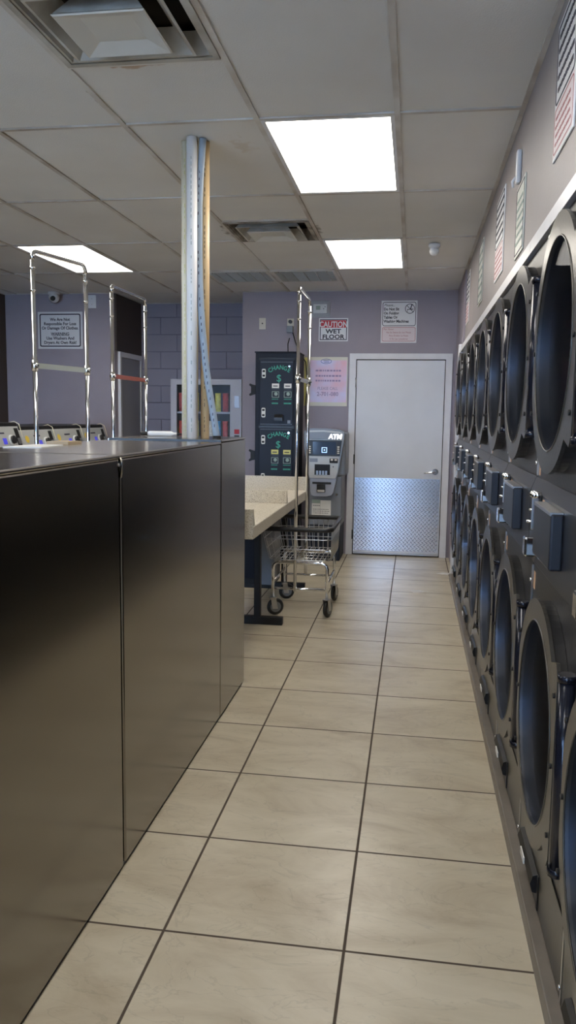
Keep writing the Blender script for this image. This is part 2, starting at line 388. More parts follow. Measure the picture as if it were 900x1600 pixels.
B(XL-.1,1.6,YB-.2,YR+.2,H+.25,H+.3).build('ceiling_deck','dark',ceil)
# walls
struct(B(-1.83,1.6,YF,YR+.15,0,H+.25).build('wall_far','lav'))
struct(B(XL-.1,-3.26,YF,YR+.15,0,H+.25).build('wall_far','lav'))
struct(B(-3.26,-1.83,YR,YR+.15,0,H+.25).build('wall_back','block'))
struct(B(XL-.15,XL,YB-.2,YF,0,H+.25).build('wall_left','brownwall'))
struct(MB().box(XR,XR+.12,YB-.2,7.36,2.06,H+.25).build('wall_right','taupe'))
struct(B(.405,1.6,7.372,YF,0,H+.25).build('wall_right','lav'))
struct(B(1.45,1.6,YB-.2,7.36,0,H+.25).build('wall_right','taupe'))
# storefront behind the camera
wins=[(-4.35,-3.05),(-2.9,-1.6),(-1.15,-.5)]; z0,z1=.25,2.45
mb=MB(); mb.box(XL,1.45,YB-.15,YB,0,z0); mb.box(XL,1.45,YB-.15,YB,z1,H+.25)
ed=[XL]+[v for q in wins for v in q]+[1.45]
for k in range(0,len(ed),2): mb.box(ed[k],ed[k+1],YB-.15,YB,z0,z1)
struct(mb.build('wall_front','taupe'))
for i,(a,b) in enumerate(wins):
    wn=struct(empty('window_%d'%(i+1),((a+b)/2,YB-.08,z0)))
    hw=(b-a)/2; hh=z1-z0
    MB().ring([(-hw,0),(hw,0),(hw,hh),(-hw,hh)],[(-hw+.05,.05),(hw-.05,.05),(hw-.05,hh-.05),(-hw+.05,hh-.05)],'y',-.03,.03).build('window_frame','chromed',wn)
    B(-hw+.05,hw-.05,-.003,.003,.05,hh-.05).build('pane','clear',wn)
    ld=bpy.data.lights.new('window_portal','AREA'); ld.shape='RECTANGLE'; ld.size=2*hw; ld.size_y=hh; ld.cycles.is_portal=True
    lo=bpy.data.objects.new('window_portal',ld); COL.objects.link(lo); lo.location=((a+b)/2,YB-.13,(z0+z1)/2); lo.rotation_euler=(PI/2,0,PI)
struct(B(-30,30,-40,YB-.2,-.12,-.02).build('ground','asphalt'))
# baseboards / trims
struct(B(.362,.40,1.11,7.36,0,.055,bev=.004).build('baseboard_right','curb'))
mb=MB(); mb.prism([(.385,2.045),(.42,2.045),(.42,2.115),(.402,2.115),(.397,2.10),(.388,2.095)],'y',1.0,3.02); mb.prism([(.385,2.045),(.42,2.045),(.42,2.115),(.402,2.115),(.397,2.10),(.388,2.095)],'y',3.023,7.36)
struct(mb.build('trim_1','white'))
struct(B(.372,.405,7.355,7.47,0,2.115,bev=.003).build('trim_2','white'))
# ---- far door
d=struct(empty('door_1',(-.15,YF,0)))
def dx(x): return x+.15
fr=MB()
O=[(-.682,0),(.372,0),(.372,2.117),(-.682,2.117)]
fr.prism([(dx(-.682),0),(dx(-.614),0),(dx(-.614),2.06),(dx(.305),2.06),(dx(.305),0),(dx(.372),0),(dx(.372),2.118),(dx(-.682),2.118)],'y',-.035,0)
fr.build('door_frame','white',d)
B(dx(-.606),dx(.297),-.022,-.002,.02,2.05,bev=.002).build('door_leaf','door',d)
B(dx(-.6135),dx(.3045),-.008,-.0005,0,2.06).build('rebate_shadow_gap','bmetal',d)
kp=B(dx(-.600),dx(.287),-.0245,-.022,.05,.826).build('kick_plate','alum',d); tag(kp,'diamond tread metal kick plate')
mb=MB(); s=.040; row=0; z=.062
while z<.82:
    x=-.592+(s/2 if row%2 else 0); col=0
    while x<.280:
        a=PI/4 if (row)%2 else -PI/4
        ca,sa=math.cos(a),math.sin(a); L=.0195; W=.0055
        pts=[(L,0),(0,W),(-L,0),(0,-W)]
        P=[mb.b.verts.new((dx(x)+u*ca-v*sa,-.0245,z+u*sa+v*ca)) for u,v in pts]
        T=mb.b.verts.new((dx(x)+.4*L*ca,-.0300,z+.4*L*sa)); T2=mb.b.verts.new((dx(x)-.4*L*ca,-.0300,z-.4*L*sa))
        for q in ((P[0],P[1],T),(P[3],P[0],T),(P[1],P[2],T2),(P[2],P[3],T2),(P[1],T2,T),(P[3],T,T2)): mb.b.faces.new(q)
        x+=s
    z+=s/2*1.1; row+=1
mb.build('tread_pattern','chromeplate',kp)
B(dx(-.604),dx(.295),-.03,-.022,.012,.042,bev=.003).build('door_sweep','chromed',d)
hd=MB().cyl((dx(.235),-.022,.905),(dx(.235),-.032,.905),.032,24).cyl((dx(.235),-.03,.905),(dx(.235),-.07,.905),.012).tube([(dx(.235),-.068,.905),(dx(.20),-.072,.903),(dx(.16),-.068,.897),(dx(.115),-.062,.890)],[.013,.011,.009,.007]).build('lever_handle','chrome',d)
for z in (.22,1.02,1.82): MB().cyl((dx(-.612),-.037,z-.05),(dx(-.612),-.037,z+.05),.008,10).build('hinge','chromed' if z>1.5 else 'bmetal',d)
# ---- recess side door
d=struct(empty('door_2',(-3.26,8.98,0)))
fr=MB(); fr.prism([(-.36,0),(-.32,0),(-.32,2.09),(.32,2.09),(.32,0),(.36,0),(.36,2.145),(-.36,2.145)],'x',0,.03).build('door_frame','white',d)
B(.001,.018,-.318,.318,.01,2.085).build('door_leaf','greydoor',d)
MB().cyl((.018,.24,1),(.06,.24,1),.012).ball((.07,.24,1),.025).build('door_knob','chrome',d)
struct(B(-3.259,-3.235,8.53,9.34,2.15,2.752).build('trim_3','brown'))
struct(B(XL+.001,XL+.03,8.30,8.515,0,2.75).build('trim_4','brown'))

# ================================================================== CEILING FITTINGS
LL={(1,2):'lit ceiling light over the aisle, just before the white door',(1,4):'large lit ceiling light over the aisle, nearest the camera',(5,2):'lit ceiling light above the washers at the left'}
for (i,j),c in zip(LIGHTS,lightcells):
    x0,x1,y0,y1=c; cx,cy=(x0+x1)/2,(y0+y1)/2; hx,hy=(x1-x0)/2,(y1-y0)/2
    t=empty('ceiling_light',(cx,cy,H-.006),0,LL.get((i,j),'lit ceiling light in the grid behind or beside the camera, out of the picture'),'ceiling light','fluorescent ceiling lights')
    hx-=.012; hy-=.012
    MB().ring([(-hx,-hy),(hx,-hy),(hx,hy),(-hx,hy)],[(-hx+.018,-hy+.018),(hx-.018,-hy+.018),(hx-.018,hy-.018),(-hx+.018,hy-.018)],'z',0,.03).build('frame','white',t)
    B(-hx+.016,hx-.016,-hy+.016,hy-.016,.006,.012).build('diffuser','diff',t)
    B(-hx,hx,-hy,hy,.03,.12).build('housing','white',t)
def square_ring(mb,h0,z0_,h1,z1_,t=.004):
    V=[]
    for (h,z) in ((h0,z0_),(h1,z1_)):
        V.append([mb.b.verts.new((sx*h,sy*h,z)) for sx,sy in ((-1,-1),(1,-1),(1,1),(-1,1))])
    for i in range(4):
        j=(i+1)%4; mb.b.faces.new((V[0][i],V[0][j],V[1][j],V[1][i]))
for (x0,x1,y0,y1,k) in vents:
    t=empty('air_diffuser',((x0+x1)/2,(y0+y1)/2,H-.012),0,'large stepped square ceiling air vent with rust marks, at the top left of the photo' if k=='l' else 'smaller looking soot-darkened ceiling air vent left of the far light','air vent','stepped square air diffusers')
    mm='ventl' if k=='l' else 'ventd'; mk='vent' if k=='l' else 'ventd'
    mb=MB(); hw=.292
    mb.ring([(-hw,-hw),(hw,-hw),(hw,hw),(-hw,hw)],[(-.27,-.27),(.27,-.27),(.27,.27),(-.27,.27)],'z',0,.006); mb.build('flange',mm,t)
    for (a,za,b,zb,nm) in ((.27,.006,.235,.075,mm),(.222,-.012,.165,.06,'ventl'),(.150,-.02,.10,.05,'ventl')):
        mb=MB(); square_ring(mb,a,za,b,zb); square_ring(mb,a,za,a-.010,za); square_ring(mb,a-.010,za,b-.01,zb)
        mb.build('louver',nm,t)
    mb=MB(); square_ring(mb,.155,-.026,.150,-.030); square_ring(mb,.150,-.030,.085,-.008)
    f=mb.b.faces.new([mb.b.verts.new(v) for v in ((-.085,-.085,-.008),(.085,-.085,-.008),(.085,.085,-.008),(-.085,.085,-.008))]); square_ring(mb,.155,-.026,.09,.0)
    mb.build('centre_pan','vent',t)
    B(-.29,.29,-.29,.29,.10,.16).build('duct_boot','dark',t)
for n_,(x0,x1,y0,y1) in enumerate(grills):
    t=empty('return_grille',((x0+x1)/2,(y0+y1)/2,H-.010),0,'%s of the two flat ceiling return grilles near the far wall'%('left' if n_==0 else 'right'),'air vent','flat return grilles')
    hw=.292
    MB().ring([(-hw,-hw),(hw,-hw),(hw,hw),(-hw,hw)],[(-.265,-.265),(.265,-.265),(.265,.265),(-.265,.265)],'z',0,.008).build('frame','vent',t)
    mb=MB()
    for i in range(5): mb.box(-.265+.106*i-.003+.053,-.265+.106*i+.003+.053,-.265,.265,.001,.012)
    mb.build('divider','ventl',t)
    mb=MB()
    for i in range(26):
        y=-.26+.02*i+.01; mb.prism([(y,.002),(y+.018,.014),(y+.018,.0155),(y,.0035)],'x',-.265,.265)
    mb.build('slats','vent',t)
    for sx in (-.22,.22): MB().cyl((sx,-.275,-.008),(sx,-.275,.002),.006,8).build('latch','chrome',t)
    B(-.29,.29,-.29,.29,.03,.09).build('duct_boot','dark',t)
t=empty('emergency_lamp_head',(.11,6.30,H),0,'small round white fitting on the ceiling between the far light and the right wall','detector')
MB().lathe([(0,.0),(0,.042),(-.018,.045),(-.035,.036),(-.035,0)],(0,0,0),'z',24).build('base','white',t)
MB().ball((0,-.012,-.058),.036,18,(1,1,.9)).build('head','signw',t)
t=empty('security_camera',(-3.895,YF-.11,H),0,'white dome security camera on the ceiling above the left notice','camera')
MB().cyl((0,0,0),(0,0,-.028),.062,24).build('base','white',t)
MB().ball((0,0,-.055),.058,20).build('eyeball','white',t)
MB().cyl((.01,-.045,-.07),(.012,-.060,-.076),.026,18).build('lens','black',t)

# ================================================================== FAR WALL FITTINGS
def sign_panel(name,x0,x1,z0,z1,label,group=None,m='signw',y=YF):
    t=empty(name,((x0+x1)/2,y,z0),0,label,'sign',group)
    B(-(x1-x0)/2,(x1-x0)/2,-.006,-.0005,0,z1-z0,bev=.0015,seg=1).build('panel',m,t)
    return t,(x1-x0),(z1-z0)
# CAUTION WET FLOOR
t,W,Hh=sign_panel('caution_sign',-1.015,-.708,2.245,2.482,'white sign with red band reading CAUTION WET FLOOR')
MB().ring([(-W/2+.012,.012),(W/2-.012,.012),(W/2-.012,Hh-.012),(-W/2+.012,Hh-.012)],[(-W/2+.02,.02),(W/2-.02,.02),(W/2-.02,Hh-.02),(-W/2+.02,Hh-.02)],'y',-.0072,-.006).build('border','ink',t)
B(-W/2+.022,W/2-.022,-.0075,-.006,Hh-.098,Hh-.022).build('red_band','red',t)
mb=MB(); text_bm(mb,'CAUTION',.082,(0,-.0085,Hh-.062),'-y',bold=.0018,xs=.80); mb.build('lettering','signw',t)
mb=MB(); text_bm(mb,'WET',.062,(0,-.0075,.104),'-y',bold=.002,xs=1.2); text_bm(mb,'FLOOR',.062,(0,-.0075,.048),'-y',bold=.002,xs=1.15); mb.build('lettering','ink',t)
# no sitting sign
def folding_sign(t,W,Hh,face='-y',legible=True):
    # local frame: u to the viewer's right, w out of the wall
    def bx(mb,u0,u1,z0,z1,d):
        if face=='-y': mb.box(u0,u1,-d,-.005,z0,z1)
        else: mb.box(-d,-.005,-u1,-u0,z0,z1)
    def outline(u0,u1,v0,v1,th,r,m):
        o=rrect(u0,u1,v0,v1,r); i=rrect(u0+th,u1-th,v0+th,v1-th,r-th)
        if face!='-y': o=[(-a,b) for a,b in o]; i=[(-a,b) for a,b in i]
        MB().ring(o,i,'y' if face=='-y' else 'x',-.0074,-.006).build('border',m,t)
    def T(mb,s,size,u,v,**k):
        loc=(u,-.0075,v) if face=='-y' else (-.0075,-u,v)
        text_bm(mb,s,size,loc,face,**k)
    split=Hh*.40
    mb=MB(); bx(mb,-W/2+.008,W/2-.008,.010,split-.006,.0066); mb.build('pink_field','pink',t)
    outline(-W/2+.012,W/2-.012,split,Hh-.014,.006,.022,'ink')
    outline(-W/2+.012,W/2-.012,.016,split-.012,.004,.020,'dred')
    if legible:
        mb=MB(); L=-W/2+.025
        T(mb,'Please...',.036,L,Hh-.045,align='LEFT',shear=.35)
        for k,s in enumerate(['Do Not Sit','On Folding','Tables Or','Washing Machines']):
            T(mb,s,.039,L,Hh-.084-.041*k,align='LEFT',bold=.0012,xs=.88)
        mb.build('lettering','ink',t)
        mb=MB()
        T(mb,'Por Favor',.026,L,split-.032,align='LEFT',shear=.35)
        for k,s in enumerate(['No Se Siente En Las Mesas','Para Doblar La Ropa','O En Las Lavadoras']): T(mb,s,.0245,0,split-.064-.033*k,xs=.95)
        mb.build('lettering','dred',t)
        cu,cv,R_=W/2-.075,Hh-.082,.050
        mb=MB(); c=[(cu+R_*math.cos(a*PI/16),cv+R_*math.sin(a*PI/16)) for a in range(32)]; ci=[(cu+(R_-.006)*math.cos(a*PI/16),cv+(R_-.006)*math.sin(a*PI/16)) for a in range(32)]
        mb.ring(c,ci,'y',-.0076,-.006)
        mb.prism([(cu-.036,cv+.032),(cu-.032,cv+.036),(cu+.036,cv-.032),(cu+.032,cv-.036)],'y',-.0078,-.006)
        mb.prism([(cu-.030,cv-.005),(cu+.012,cv-.003),(cu+.012,cv-.009),(cu-.030,cv-.011)],'y',-.0077,-.006)
        mb.prism([(cu-.026,cv-.008),(cu-.022,cv-.008),(cu-.022,cv-.034),(cu-.026,cv-.034)],'y',-.0077,-.006)
        mb.prism([(cu+.0,cv+.0),(cu+.012,cv+.0),(cu+.020,cv+.030),(cu+.012,cv+.032)],'y',-.0077,-.006)
        mb.prism([(cu+.0,cv+.0),(cu+.034,cv-.002),(cu+.034,cv-.010),(cu,cv-.009)],'y',-.0077,-.006)
        mb.cyl((cu+.018,-.0078,cv+.036),(cu+.018,-.006,cv+.036),.007,12)
        mb.build('no_sitting_symbol','ink',t)
    return split
t,W,Hh=sign_panel('folding_table_sign',-.368,-.002,2.228,2.655,'white and pink sign above the white door asking not to sit on folding tables')
folding_sign(t,W,Hh)
# responsibility notice
t,W,Hh=sign_panel('responsibility_notice',-4.14,-3.62,2.165,2.565,'white notice with black border on the left wall reading We Are Not Responsible')
W0=W
MB().ring(rrect(-W/2+.022,W/2-.022,.022,Hh-.022,.02),rrect(-W/2+.034,W/2-.034,.034,Hh-.034,.012),'y',-.0075,-.006).build('border','ink',t)
mb=MB()
for s,v in (('We Are Not',.318),('Responsible For Loss',.272),('Or Damage Of Clothes.',.226),('WARNING',.162),('Use Washers And',.116),('Dryers At Own Risk!',.070)):
    text_bm(mb,s,.046,(0,-.0075,v),'-y',bold=.0010,xs=.95)
mb.box(-.095,.095,-.0078,-.006,.139,.142); mb.build('lettering','ink',t)
# poster
t,W,Hh=sign_panel('faded_poster',-1.115,-.704,1.572,2.083,'faded pink and lilac poster with a phone number, above the cash machine',m='ivory')
B(-W/2+.004,W/2-.008,-.0075,-.006,.04,Hh-.035).build('printed_area','poster',t)
B(-W/2-.045,-W/2-.002,-.006,-.0005,.002,Hh-.004).build('yellow_edge_strip','ysticker',t)
mb=MB(); cu,cv=-.02,Hh-.045
E=[(cu+.058*math.cos(a*PI/14),cv+.026*math.sin(a*PI/14)) for a in range(28)]; E2=[(cu+.053*math.cos(a*PI/14),cv+.021*math.sin(a*PI/14)) for a in range(28)]
mb.ring(E,E2,'y',-.0085,-.007); mb.prism([(cu-.03,cv+.003),(cu+.034,cv+.008),(cu+.034,cv+.013),(cu-.03,cv+.009)],'y',-.009,-.007); mb.prism([(cu-.022,cv-.012),(cu+.03,cv-.010),(cu+.03,cv-.004),(cu-.022,cv-.006)],'y',-.009,-.007); mb.build('oval_emblem','blueink',t)
mb=MB(); text_bm(mb,'PLEASE CALL',.044,(0,-.008,.185),'-y',xs=.85); text_bm(mb,'2-701-080',.058,(0,-.008,.128),'-y',bold=.001,xs=.95)
rnd=random.Random(2)
for v in (.37,.315,.265):
    u=-.13
    while u<.14:
        wd=rnd.uniform(.012,.03); mb.box(u,u+wd,-.0082,-.007,v-.009,v+.009); u+=wd+.008
mb.build('lettering','violet',t)
# switch, outlet, thermostat
t=empty('blank_wall_plate',(-1.615,YF,2.37),0,'small ivory wall plate high on the wall, left of the plugged adapter','wall plate')
B(-.036,.036,-.008,-.0005,0,.118,bev=.003).build('plate','ivory',t); MB().cyl((0,-.008,.06),(0,-.016,.06),.007,12).build('jack','bmetal',t)
t=empty('wall_outlet',(-1.315,YF,2.33),0,'wall outlet with dark plug and grey adapter above the change machine','outlet')
B(-.036,.036,-.008,-.0005,.035,.15,bev=.003).build('plate','ivory',t)
MB().cyl((0,-.008,.115),(0,-.04,.115),.019,14).build('plug','black',t)
B(-.034,.034,-.06,-.008,.0,.07,bev=.006).build('adapter','atmd',t)
MB().tube([(.03,-.04,.0),(.06,-.03,-.1),(.11,-.03,-.22),(.17,-.025,-.30),(.19,-.02,-.5),(.175,-.02,-.75),(.19,-.02,-1.0),(.18,-.02,-1.3)],.006,8).build('power_cord','black',t)
t=empty('thermostat',(-1.0,YF,2.49),0,'white thermostat in a clear guard box above the CAUTION sign','thermostat')
B(-.105,.10,-.004,-.0005,0,.17,bev=.002,seg=1).build('back_plate','vend',t)
B(-.075,.07,-.03,-.004,.04,.135,bev=.008).build('body','signw',t); B(-.045,.0,-.032,-.03,.075,.115).build('display','palegreen',t)
mb=MB()
for k in range(2): mb.cyl((.035+.015*k,-.03,.085+.02*k),(.035+.015*k,-.034,.085+.02*k),.006,10)
mb.build('button','atmd',t)
MB().ring([(-.10,.005),(.095,.005),(.095,.165),(-.10,.165)],[(-.095,.01),(.09,.01),(.09,.16),(-.095,.16)],'y',-.05,-.004).build('guard_box_side','clear',t)
B(-.10,.095,-.052,-.050,.005,.165).build('guard_box_front','clear',t)
t=empty('wall_plate',(-3.505,YF,2.60),0,'white rectangular plate on the wall to the right of the security camera','wall plate'); B(-.045,.045,-.012,-.0005,0,.14,bev=.003).build('plate','signw',t)
MB().cyl((0,-.012,.1),(0,-.015,.1),.005,8).cyl((0,-.012,.04),(0,-.015,.04),.005,8).build('screw','chromed',t)

# right wall signs (seen edge-on; print too blurred to read, drawn as lines)
def blur_lines(t,u0,u1,v0,v1,n,m,seed,name='printed_lines'):
    r=random.Random(seed); mb=MB(); st=(v1-v0)/n
    for k in range(n):
        v=v0+st*(k+.5); u=u0+r.uniform(0,.02)
        while u<u1-.02:
            wd=min(r.uniform(.015,.05),u1-u); mb.box(-.0076,-.006,-(u+wd),-u,v-st*.17,v+st*.17); u+=wd+.010
    mb.build(name,m,t)
RS=[(2.46,2.80,2.285,2.70,'sign above the nearest dryer at the top right edge, blue print over pink','b'),
    (3.49,3.76,2.16,2.46,'small greenish white sign, second from the camera on the right wall','g'),
    (4.29,4.70,2.21,2.635,'white and pink sign above the dryers, between the green-printed sign and the far ones','p'),
    (5.57,5.90,2.24,2.65,'fourth sign from the camera on the right wall','g'),
    (6.90,7.22,2.26,2.68,'farthest sign on the right wall near the corner','p')]
for k,(y0,y1,z0,z1,lab,kind) in enumerate(RS):
    t=empty('wall_notice',(XR,(y0+y1)/2,z0),0,lab,'sign','notices on the right wall'); W=y1-y0; Hh=z1-z0
    B(-.006,-.0005,-W/2,W/2,0,Hh,bev=.0015,seg=1).build('panel','signg' if kind=='g' else 'signw',t)
    if kind=='g':
        MB().ring([(-W/2+.012,.012),(W/2-.012,.012),(W/2-.012,Hh-.012),(-W/2+.012,Hh-.012)],[(-W/2+.016,.016),(W/2-.016,.016),(W/2-.016,Hh-.016),(-W/2+.016,Hh-.016)],'x',-.0075,-.006).build('border','ink',t)
        blur_lines(t,-W/2+.03,W/2-.03,.04,Hh-.05,6,'palegreen',k)
    else:
        s=folding_sign(t,W,Hh,face='-x',legible=False)
        blur_lines(t,-W/2+.03,W/2-.03,s+.02,Hh-.03,5,'ink',k); blur_lines(t,-W/2+.03,W/2-.03,.03,s-.03,4,'dred',k+9)
t=empty('white_wall_bracket',(XR,3.70,2.47),0,'narrow white plastic bracket on the right wall above the green-printed sign','bracket')
MB().box(-.022,-.0005,-.02,.02,0,.14,bev=.008).build('body','white',t); MB().tube([(-.02,0,.03),(-.035,0,.01),(-.03,0,-.015)],.006,8).build('hook','white',t)

# ================================================================== DRYERS
PITCH=.78; YD0=1.50; XFACE=.40
def rect_hole(mb,y0,y1,z0,z1,cy,cz,r,x):
    angs=sorted(set([2*PI*i/48 for i in range(48)]+[math.atan2(zz-cz,yy-cy)%(2*PI) for yy in (y0,y1) for zz in (z0,z1)]))
    A=[];Bv=[]
    for a in angs:
        c,s=math.cos(a),math.sin(a)
        A.append(mb.b.verts.new((x,cy+r*c,cz+r*s)))
        tx=((y1 if c>0 else y0)-cy)/c if abs(c)>1e-9 else 1e9
        tz=((z1 if s>0 else z0)-cz)/s if abs(s)>1e-9 else 1e9
        k=min(tx,tz); Bv.append(mb.b.verts.new((x,cy+k*c,cz+k*s)))
    n=len(angs)
    for i in range(n):
        j=(i+1)%n; mb.b.faces.new((A[i],A[j],Bv[j],Bv[i]))
def make_dryer():
    root=empty('stacked_dryer',(XFACE,YD0,0),0,'x','dryer','stacked double dryers along the right wall')
    hw=PITCH/2-.003
    CZ=(.62,1.665); R0=.282; RO=.345; FW=.328
    mb=MB()
    rect_hole(mb,-hw,hw,.055,1.01,0,CZ[0],R0,0); rect_hole(mb,-hw,hw,1.01,1.275,0,1.14,.001,0); rect_hole(mb,-hw,hw,1.275,2.04,0,CZ[1],R0,0)
    for y in (-hw,hw):
        f=mb.b.faces.new([mb.b.verts.new(v) for v in ((0,y,0),(.95,y,0),(.95,y,2.04),(0,y,2.04))])
    mb.b.faces.new([mb.b.verts.new(v) for v in ((0,-hw,2.04),(.95,-hw,2.04),(.95,hw,2.04),(0,hw,2.04))])
    mb.b.faces.new([mb.b.verts.new(v) for v in ((.95,-hw,0),(.95,hw,0),(.95,hw,2.04),(.95,-hw,2.04))])
    mb.build('cabinet','dryer',root)
    MB().prism([(0.002,1.285),(-.004,1.285),(-.020,1.245),(-.020,1.03),(-.002,1.008),(.002,1.008)],'y',-hw,hw).build('control_panel','panelc',root)
    bx=B(-.052,-.019,-.20,.085,1.085,1.232,bev=.006).build('coin_box_cover','panelc',root)
    B(-.054,-.020,-.195,.08,1.226,1.236,bev=.002).build('lid','chromed',bx)
    # coin mechanism
    B(-.026,-.019,.155,.215,1.055,1.245,bev=.002).build('coin_mount_plate','bmetal',root)
    cs=B(-.045,-.024,.178,.192,1.14,1.235,bev=.003).build('coin_slide','chromed',root)
    MB().tube([(-.03,.185,1.165),(-.058,.185,1.165)],.004,8).build('lever','chrome',cs)
    MB().tube([(-.03,.185,1.20),(-.052,.185,1.20)],.003,8).build('pin','chrome',cs)
    for y in (.168,.205): MB().cyl((-.022,y,1.245),(-.040,y,1.245),.010,12).ball((-.040,y,1.245),.010).build('knob','chrome',root)
    cb=B(-.062,-.02,.165,.215,1.06,1.118,bev=.006).build('coin_return_cup','chrome',root)
    for z,m in ((1.225,'orange'),(1.195,'red'),(1.165,'sticker'),(1.13,'palegreen'),(1.10,'red'),(1.072,'palegreen')):
        B(-.0215,-.0198,.105,.135,z-.009,z+.011).build('instruction_sticker',m,root)
    for z in (1.32,.955): B(-.0015,-.0002,.335,.365,z-.028,z+.028).build('warning_sticker','orange',root)
    # seam strips at the far side
    for (a,b) in ((1.29,2.035),(.06,1.0)):
        st=B(-.006,-.0002,hw-.014,hw-.001,a,b,bev=.001,seg=1).build('seam_strip','chromed',root)
        for z in (a+.04,(a+b)/2,b-.05): MB().cyl((-.006,hw-.008,z),(-.011,hw-.008,z),.006,8).build('screw','chrome',st)
    # doors
    N=72
    for cz in CZ:
        up=cz>1
        out=[];inn=[];gas=[];gin=[]
        for i in range(N):
            a=2*PI*i/N; c,s=math.cos(a),math.sin(a); r=RO
            if abs(c)*RO>FW: r=FW/abs(c)
            # squared shoulders on the hinge side
            if c<0 and abs(s)*RO<.23:
                r=min(.335/abs(c),math.hypot(.335,.23))
            out.append((r*c,cz+r*s)); inn.append((R0*c,cz+R0*s)); g_=min(RO-.006,(FW-.012)/max(abs(c),1e-6)); gas.append((g_*c,cz+g_*s)); gin.append(((R0+.002)*c,cz+(R0+.002)*s))
        dr=MB().ring(out,inn,'x',-.040,-.030).build('door','dryerdoor',root)
        MB().ring(gas,gin,'x',-.0305,-.001).build('door_gasket','black',dr)
        mb=MB(); mb.tube([(-.040,(R0+.001)*math.cos(a*PI/36),cz+(R0+.001)*math.sin(a*PI/36)) for a in range(72)],.0028,6,closed=True); mb.build('door_lip','dryerdoor',dr)
        MB().lathe([(-.040,R0-.0005),(-.0005,R0-.0005)],(0,0,0),'x',56).build('door_liner','drum',dr).location=(0,0,cz)
        MB().cyl((-.030,0,cz),(-.027,0,cz),R0-.001,48).build('door_glass','glass',dr)
        MB().cyl((-.022,-.358,cz-.24),(-.022,-.358,cz+.235),.020,16).cyl((-.022,-.358,cz-.255),(-.022,-.358,cz-.235),.023,16).cyl((-.022,-.358,cz+.232),(-.022,-.358,cz+.25),.023,16).build('hinge_tube','gblack',dr)
        for z in (-.18,0,.18):
            for y in (-.312,.306): MB().cyl((-.039,y,cz+z),(-.045,y,cz+z),.007,8).build('bolt','bmetal',dr)
        MB().lathe([(.0,R0),(.045,R0),(.050,.300),(.80,.300)],(0,0,0),'x',56).build('drum','drum',root).location=(0,0,cz)
        MB().lathe([(.80,.300),(.82,.29),(.82,.05),(.79,.03),(.79,.0005)],(0,0,cz),'x',40).build('drum_back','washb',root)
    lp=B(-.004,-.0002,-hw+.004,hw-.018,.06,.262,bev=.001,seg=1).build('lint_panel','dryerdoor',root)
    hb=MB().prism([(-.004,.158),(-.018,.153),(-.025,.128),(-.018,.104),(-.004,.10)],'y',-.01,.27).build('lint_handle','bmetal',lp)
    B(-.0285,-.0245,.11,.18,.120,.140).build('handle_label','sticker',hb)
    B(-.0075,-.0038,-.035,-.018,.062,.165).build('slot','black',lp)
    return root
dr0=make_dryer()
DL=['nearest double dryer, cut off by the right edge of the photo','second double dryer from the camera, under the nearest sign','third double dryer from the camera','fourth double dryer from the camera','fifth double dryer from the camera','sixth double dryer from the camera, third from the far end','seventh double dryer from the camera, next to the last','last double dryer beside the white trim by the door']
for k in range(8):
    o=dr0 if k==0 else copy_tree(dr0)
    o.location=(XFACE,YD0+PITCH*k,0); o['label']='black stacked dryer, '+DL[k]

# ================================================================== STAINLESS BULKHEAD
XC=-.885; XB=-1.44; ZT=1.343
t=empty('stainless_washer_bulkhead',((XC+XB)/2,1.4,0),0,'long brushed stainless steel machine housing running along the left of the aisle','machine housing')
def lx(x): return x-(XC+XB)/2
def ly(y): return y-1.4
def prof_panel(y0,y1,x,dz=0):
    return B(lx(x)-.03,lx(x),ly(y0),ly(y1),.012,ZT-.012+dz,bev=.006,seg=2)
prof_panel(-1.2,.95,XC).build('side_panel','steel',t)
prof_panel(.953,2.342,XC).build('side_panel','steel',t)
prof_panel(2.361,3.655,XC).build('side_panel','steel',t)
prof_panel(3.657,4.205,XC+.002,.008).build('end_side_panel','steel',t)
for a,b,z in ((-1.2,2.344,ZT),(2.350,3.655,ZT+.001),(3.657,4.205,ZT+.010)):
    B(lx(XB),lx(XC)+.002,ly(a),ly(b),z-.012,z,bev=.004,seg=2).build('top_panel','steeltop',t)
B(lx(XB),lx(XB)+.03,ly(-1.2),ly(4.20),.012,ZT-.012).build('rear_panel','steel',t)
B(lx(XB)+.03,lx(XC)-.03,ly(4.17),ly(4.203),.012,ZT-.004).build('end_panel','steel',t)
B(lx(XB)+.03,lx(XC)-.03,ly(-1.2),ly(-1.17),.012,ZT-.012).build('end_panel','steel',t)
B(lx(XB)+.02,lx(XC)-.006,ly(-1.19),ly(4.19),0,.012).build('plinth','black',t)
B(lx(XB)+.05,lx(XC)-.031,ly(2.33),ly(2.37),.02,ZT-.015).build('inner_post','black',t)
MB().tube([(lx(XC)+.0,ly(2.347),ZT-.008),(lx(XC)+.007,ly(2.352),ZT-.03),(lx(XC)+.001,ly(2.349),ZT-.07)],.004,6).build('bent_seam_lip','steel',t)
mb=MB()
for y in (2.335,2.36): mb.cyl((lx(XC),ly(y),ZT-.03),(lx(XC)+.003,ly(y),ZT-.03),.005,8)
mb.build('rivet','chromed',t)
